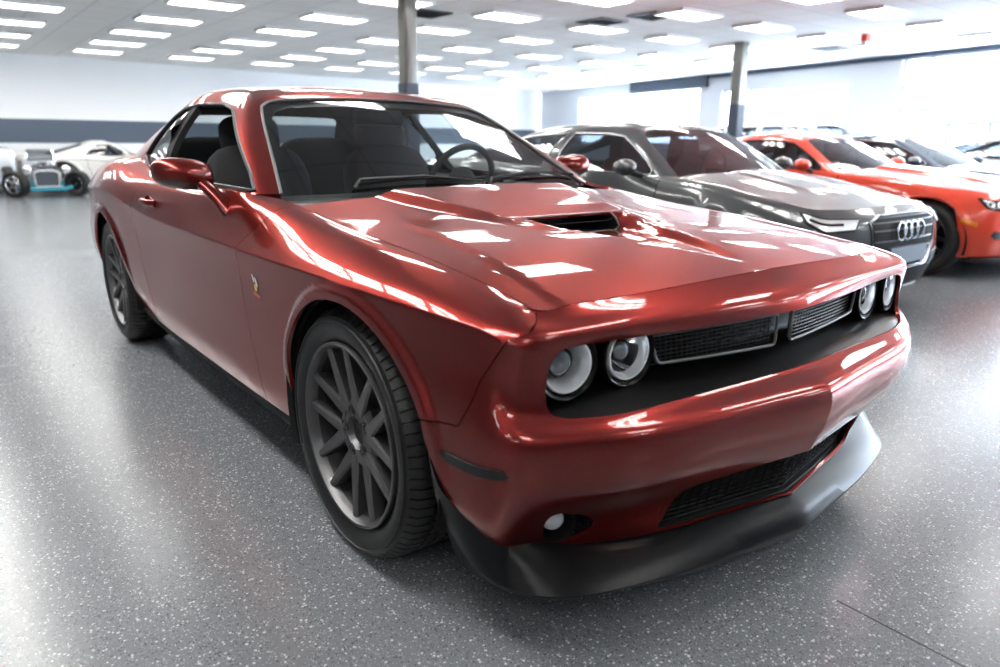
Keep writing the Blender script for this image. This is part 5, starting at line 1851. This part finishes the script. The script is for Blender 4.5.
    def make_light():
        r = empty('ceiling_light', (0, 0, ZC))
        b = MB()
        hx, hy = .28, .48
        for (x0, x1, y0, y1) in ((-hx, hx, -hy, -hy + .025), (-hx, hx, hy - .025, hy), (-hx, -hx + .025, -hy, hy), (hx - .025, hx, -hy, hy)):
            b.box(((x0 + x1) / 2, (y0 + y1) / 2, -.026), (x1 - x0, y1 - y0, .048))
        b.build('frame', M['troffer'], r, False)
        b = MB()
        for k in (-1, 1):
            b.box((k * .0875, 0, -.024), (.012, .92, .040))
        for k in range(7):
            b.box((0, -.36 + .12 * k, -.022), (.51, .006, .030))
        b.build('louvre', M['troffer'], r, False)
        for k in (-1, 0, 1):
            b = MB()
            ring = [(.038 * math.cos(t), .016 * math.sin(t)) for t in np.linspace(0, 2 * PI, 9)[:-1]]
            b.prism([(k * .172 + p[0], -.44, -.018 + p[1]) for p in ring], [(k * .172 + p[0], .44, -.018 + p[1]) for p in ring])
            b.build('tube', M['tube'], r, True, 50)
        return r
    xs = [-3.9 - 1.9 * k for k in range(8)] + [-2.0, -.1, 1.8, 3.7, 5.6]
    ys = [-8.0 + 1.97 * k for k in range(12)]
    ordn = ['first', 'second', 'third', 'fourth', 'fifth', 'sixth', 'seventh', 'eighth', 'ninth', 'tenth', 'eleventh', 'twelfth', 'thirteenth']
    skip = LIGHT_SKIP
    cells = []
    for x in sorted(xs, reverse=True):
        for y in sorted(ys, reverse=True):
            ymax = 15.17 - .1926 * (x + 4.16) - .75
            if (x > -4.5 and -4.6 < y < 4.6) or (x > -9.4 and -2.6 < y < -1.0) or (x < .5 and y < -2.6) or y > ymax or x < -18.6 - .127 * y + .3 or (round(x, 1), round(y, 1)) in skip:
                continue
            p = project_px((x, y, ZC))
            vis = p is not None and -15 < p[0] < 1015 and -5 < p[1] < 130
            cells.append((x, y, vis, p))
    near = [(-3.15, .85, 0), (-2.85, 2.55, 0), (1.55, 2.7, 0), (3.15, .75, 0), (1.05, .9, 0), (-1.3, 2.2, 0), (3.4, 3.6, 0), (3.6, -2.2, 0), (2.0, -3.6, 0), (5.6, 1.0, 0)] + [(.7 - 1.0 * k, -1.75, 1) for k in range(10)]  # rotated row is added out of view, to draw the fender highlight
    rot90 = set()
    for x, y, q in near:
        cells.append((x, y, False, None))
        if q:
            rot90.add((x, y))
    rows = {}
    for c in cells:
        if c[2]:
            rows.setdefault(round(c[0], 2), []).append(c)
    order = sorted(rows, reverse=True)
    for x, y, vis, p in cells:
        if proto is None:
            r = make_light()
            proto = r
        else:
            r = proto.copy()
            COL.objects.link(r)
            for ch in proto.children:
                c = ch.copy()
                COL.objects.link(c)
                c.parent = r
        r.location = (x, y, ZC)
        r.rotation_euler = (0, 0, PI / 2 if (x, y) in rot90 else 0)
        if vis:
            rw = sorted(rows[round(x, 2)], key=lambda c: -c[1])
            k = [c[1] for c in rw].index(y)
            i = order.index(round(x, 2))
            lab = 'fluorescent ceiling light, %s from the windows in the %s row from the camera' % (ordn[k], ordn[i])
        else:
            lab = 'fluorescent ceiling light overhead, outside the picture'
        tag(r, lab, 'ceiling light', 'recessed fluorescent ceiling lights')
    # ceiling vents
    for (x, y), lab in (((-6.3, 7.55), 'black ceiling vent, the darkest and largest, right of the middle of the ceiling'), ((-7.2, 7.35), 'dark ceiling vent beside the larger black one, nearer the middle of the ceiling'),
                        ((-8.4, 4.75), 'small dark ceiling vent just right of the column behind the roof'), ((-6.6, 13.4), 'dark blue ceiling vent close to the window wall')):
        r = empty('ceiling_vent', (x, y, ZC))
        tag(r, lab, 'ceiling vent', 'ceiling vents')
        b = MB()
        for (cx, cy, sx_, sy_) in ((0, .29, .6, .02), (0, -.29, .6, .02), (.29, 0, .02, .6), (-.29, 0, .02, .6)):
            b.box((cx, cy, -.012), (sx_, sy_, .022))
        b.build('frame', M['dark_metal'], r, False)
        b = MB()
        for k in range(9):
            b.box((-.24 + .06 * k, 0, -.012), (.03, .56, .006), Matrix.Rotation(.5, 3, 'Y'))
        b.box((0, 0, -.004), (.57, .57, .006))
        b.build('slats', M['black_satin'], r, False)
    # red alarm unit hanging from the ceiling near the windows
    r = empty('alarm_strobe', (-5.15, 11.9, ZC))
    tag(r, 'small red and white alarm unit hanging under the ceiling near the windows', 'alarm')
    b = MB()
    b.box((0, 0, -.07), (.10, .16, .12))
    b.build('housing', M['alarm_red'], r, False)
    b = MB()
    b.prism([(-.04, -.06, -.13), (.04, -.06, -.13), (.04, .06, -.13), (-.04, .06, -.13)], [(-.03, -.05, -.20), (.03, -.05, -.20), (.03, .05, -.20), (-.03, .05, -.20)])
    b.build('lens', M['badge_white'], r, False)
    # expansion joint in the floor
    b = MB()
    b.box((4.2, -.134, .0005), (6.4, .004, .001), Matrix.Rotation(-.036, 3, 'Z'))
    structure(b.build('trim_4', M['joint'], None, False))

CAMP = [1.7789, -1.7737, 1.1714, 2.4746, -0.2574, 0.007, 0.7318]
def cam_axes():
    p = CAMP
    yaw, pitch, roll = p[3:6]
    f = np.array([math.cos(yaw) * math.cos(pitch), math.sin(yaw) * math.cos(pitch), math.sin(pitch)])
    r = np.array([math.sin(yaw), -math.cos(yaw), 0])
    u = np.cross(r, f)
    return r * math.cos(roll) + u * math.sin(roll), -r * math.sin(roll) + u * math.cos(roll), f
def project_px(P):
    r, u, f = cam_axes()
    d = np.array(P) - np.array(CAMP[:3])
    z = d @ f
    if z <= .05:
        return None
    return (500 + CAMP[6] * 1000 * (d @ r) / z, 333.5 - CAMP[6] * 1000 * (d @ u) / z)

def build_camera():
    cam = bpy.data.cameras.new('camera')
    co = bpy.data.objects.new('camera', cam)
    COL.objects.link(co)
    r, u, f = cam_axes()
    p = CAMP
    co.matrix_world = Matrix(((r[0], u[0], -f[0], p[0]), (r[1], u[1], -f[1], p[1]), (r[2], u[2], -f[2], p[2]), (0, 0, 0, 1)))
    cam.sensor_fit = 'HORIZONTAL'
    cam.sensor_width = 36
    cam.lens = 36 * p[6]
    cam.clip_start = .05
    cam.dof.use_dof = True
    cam.dof.focus_distance = 2.35
    cam.dof.aperture_fstop = 2.2
    SC.camera = co

LIGHT = 13.5
SKY = 12.0
LIGHT_SKIP = set()
M['column'] = mat('polished_column', (.17, .165, .155), .28, .7)
M['alarm_red'] = mat('alarm_red', (.75, .06, .03), .4)
M['joint'] = mat('joint_filler', (.035, .035, .04), .6)

car, doors, bump, hood = build_coupe()
build_coupe_details(car, doors, bump, hood)
for sg in (-1, 1):
    for cx in (0, -2.946):
        make_wheel(car, (cx, sg * .925, .364), sg, rot=math.radians(14))
build_room()
build_grey_fastback()
build_red_coupe()
build_blue_car()
build_far_car()
build_suv()
build_white_coupe()
build_hot_rod()
build_white_wagon()
build_camera()
w = bpy.data.worlds.new('daylight')
SC.world = w
w.use_nodes = True
bg = w.node_tree.nodes['Background']
bg.inputs[0].default_value = (.74, .86, 1.0, 1)
bg.inputs[1].default_value = SKY
vs = SC.view_settings
vs.view_transform = 'Standard'
vs.look = 'None'
vs.gamma = 1.0
vs.use_curve_mapping = False
vs.exposure = 1.0
SC.cycles.max_bounces = 10
SC.cycles.caustics_reflective = False
SC.cycles.transparent_max_bounces = 16
SC.cycles.use_denoising = True
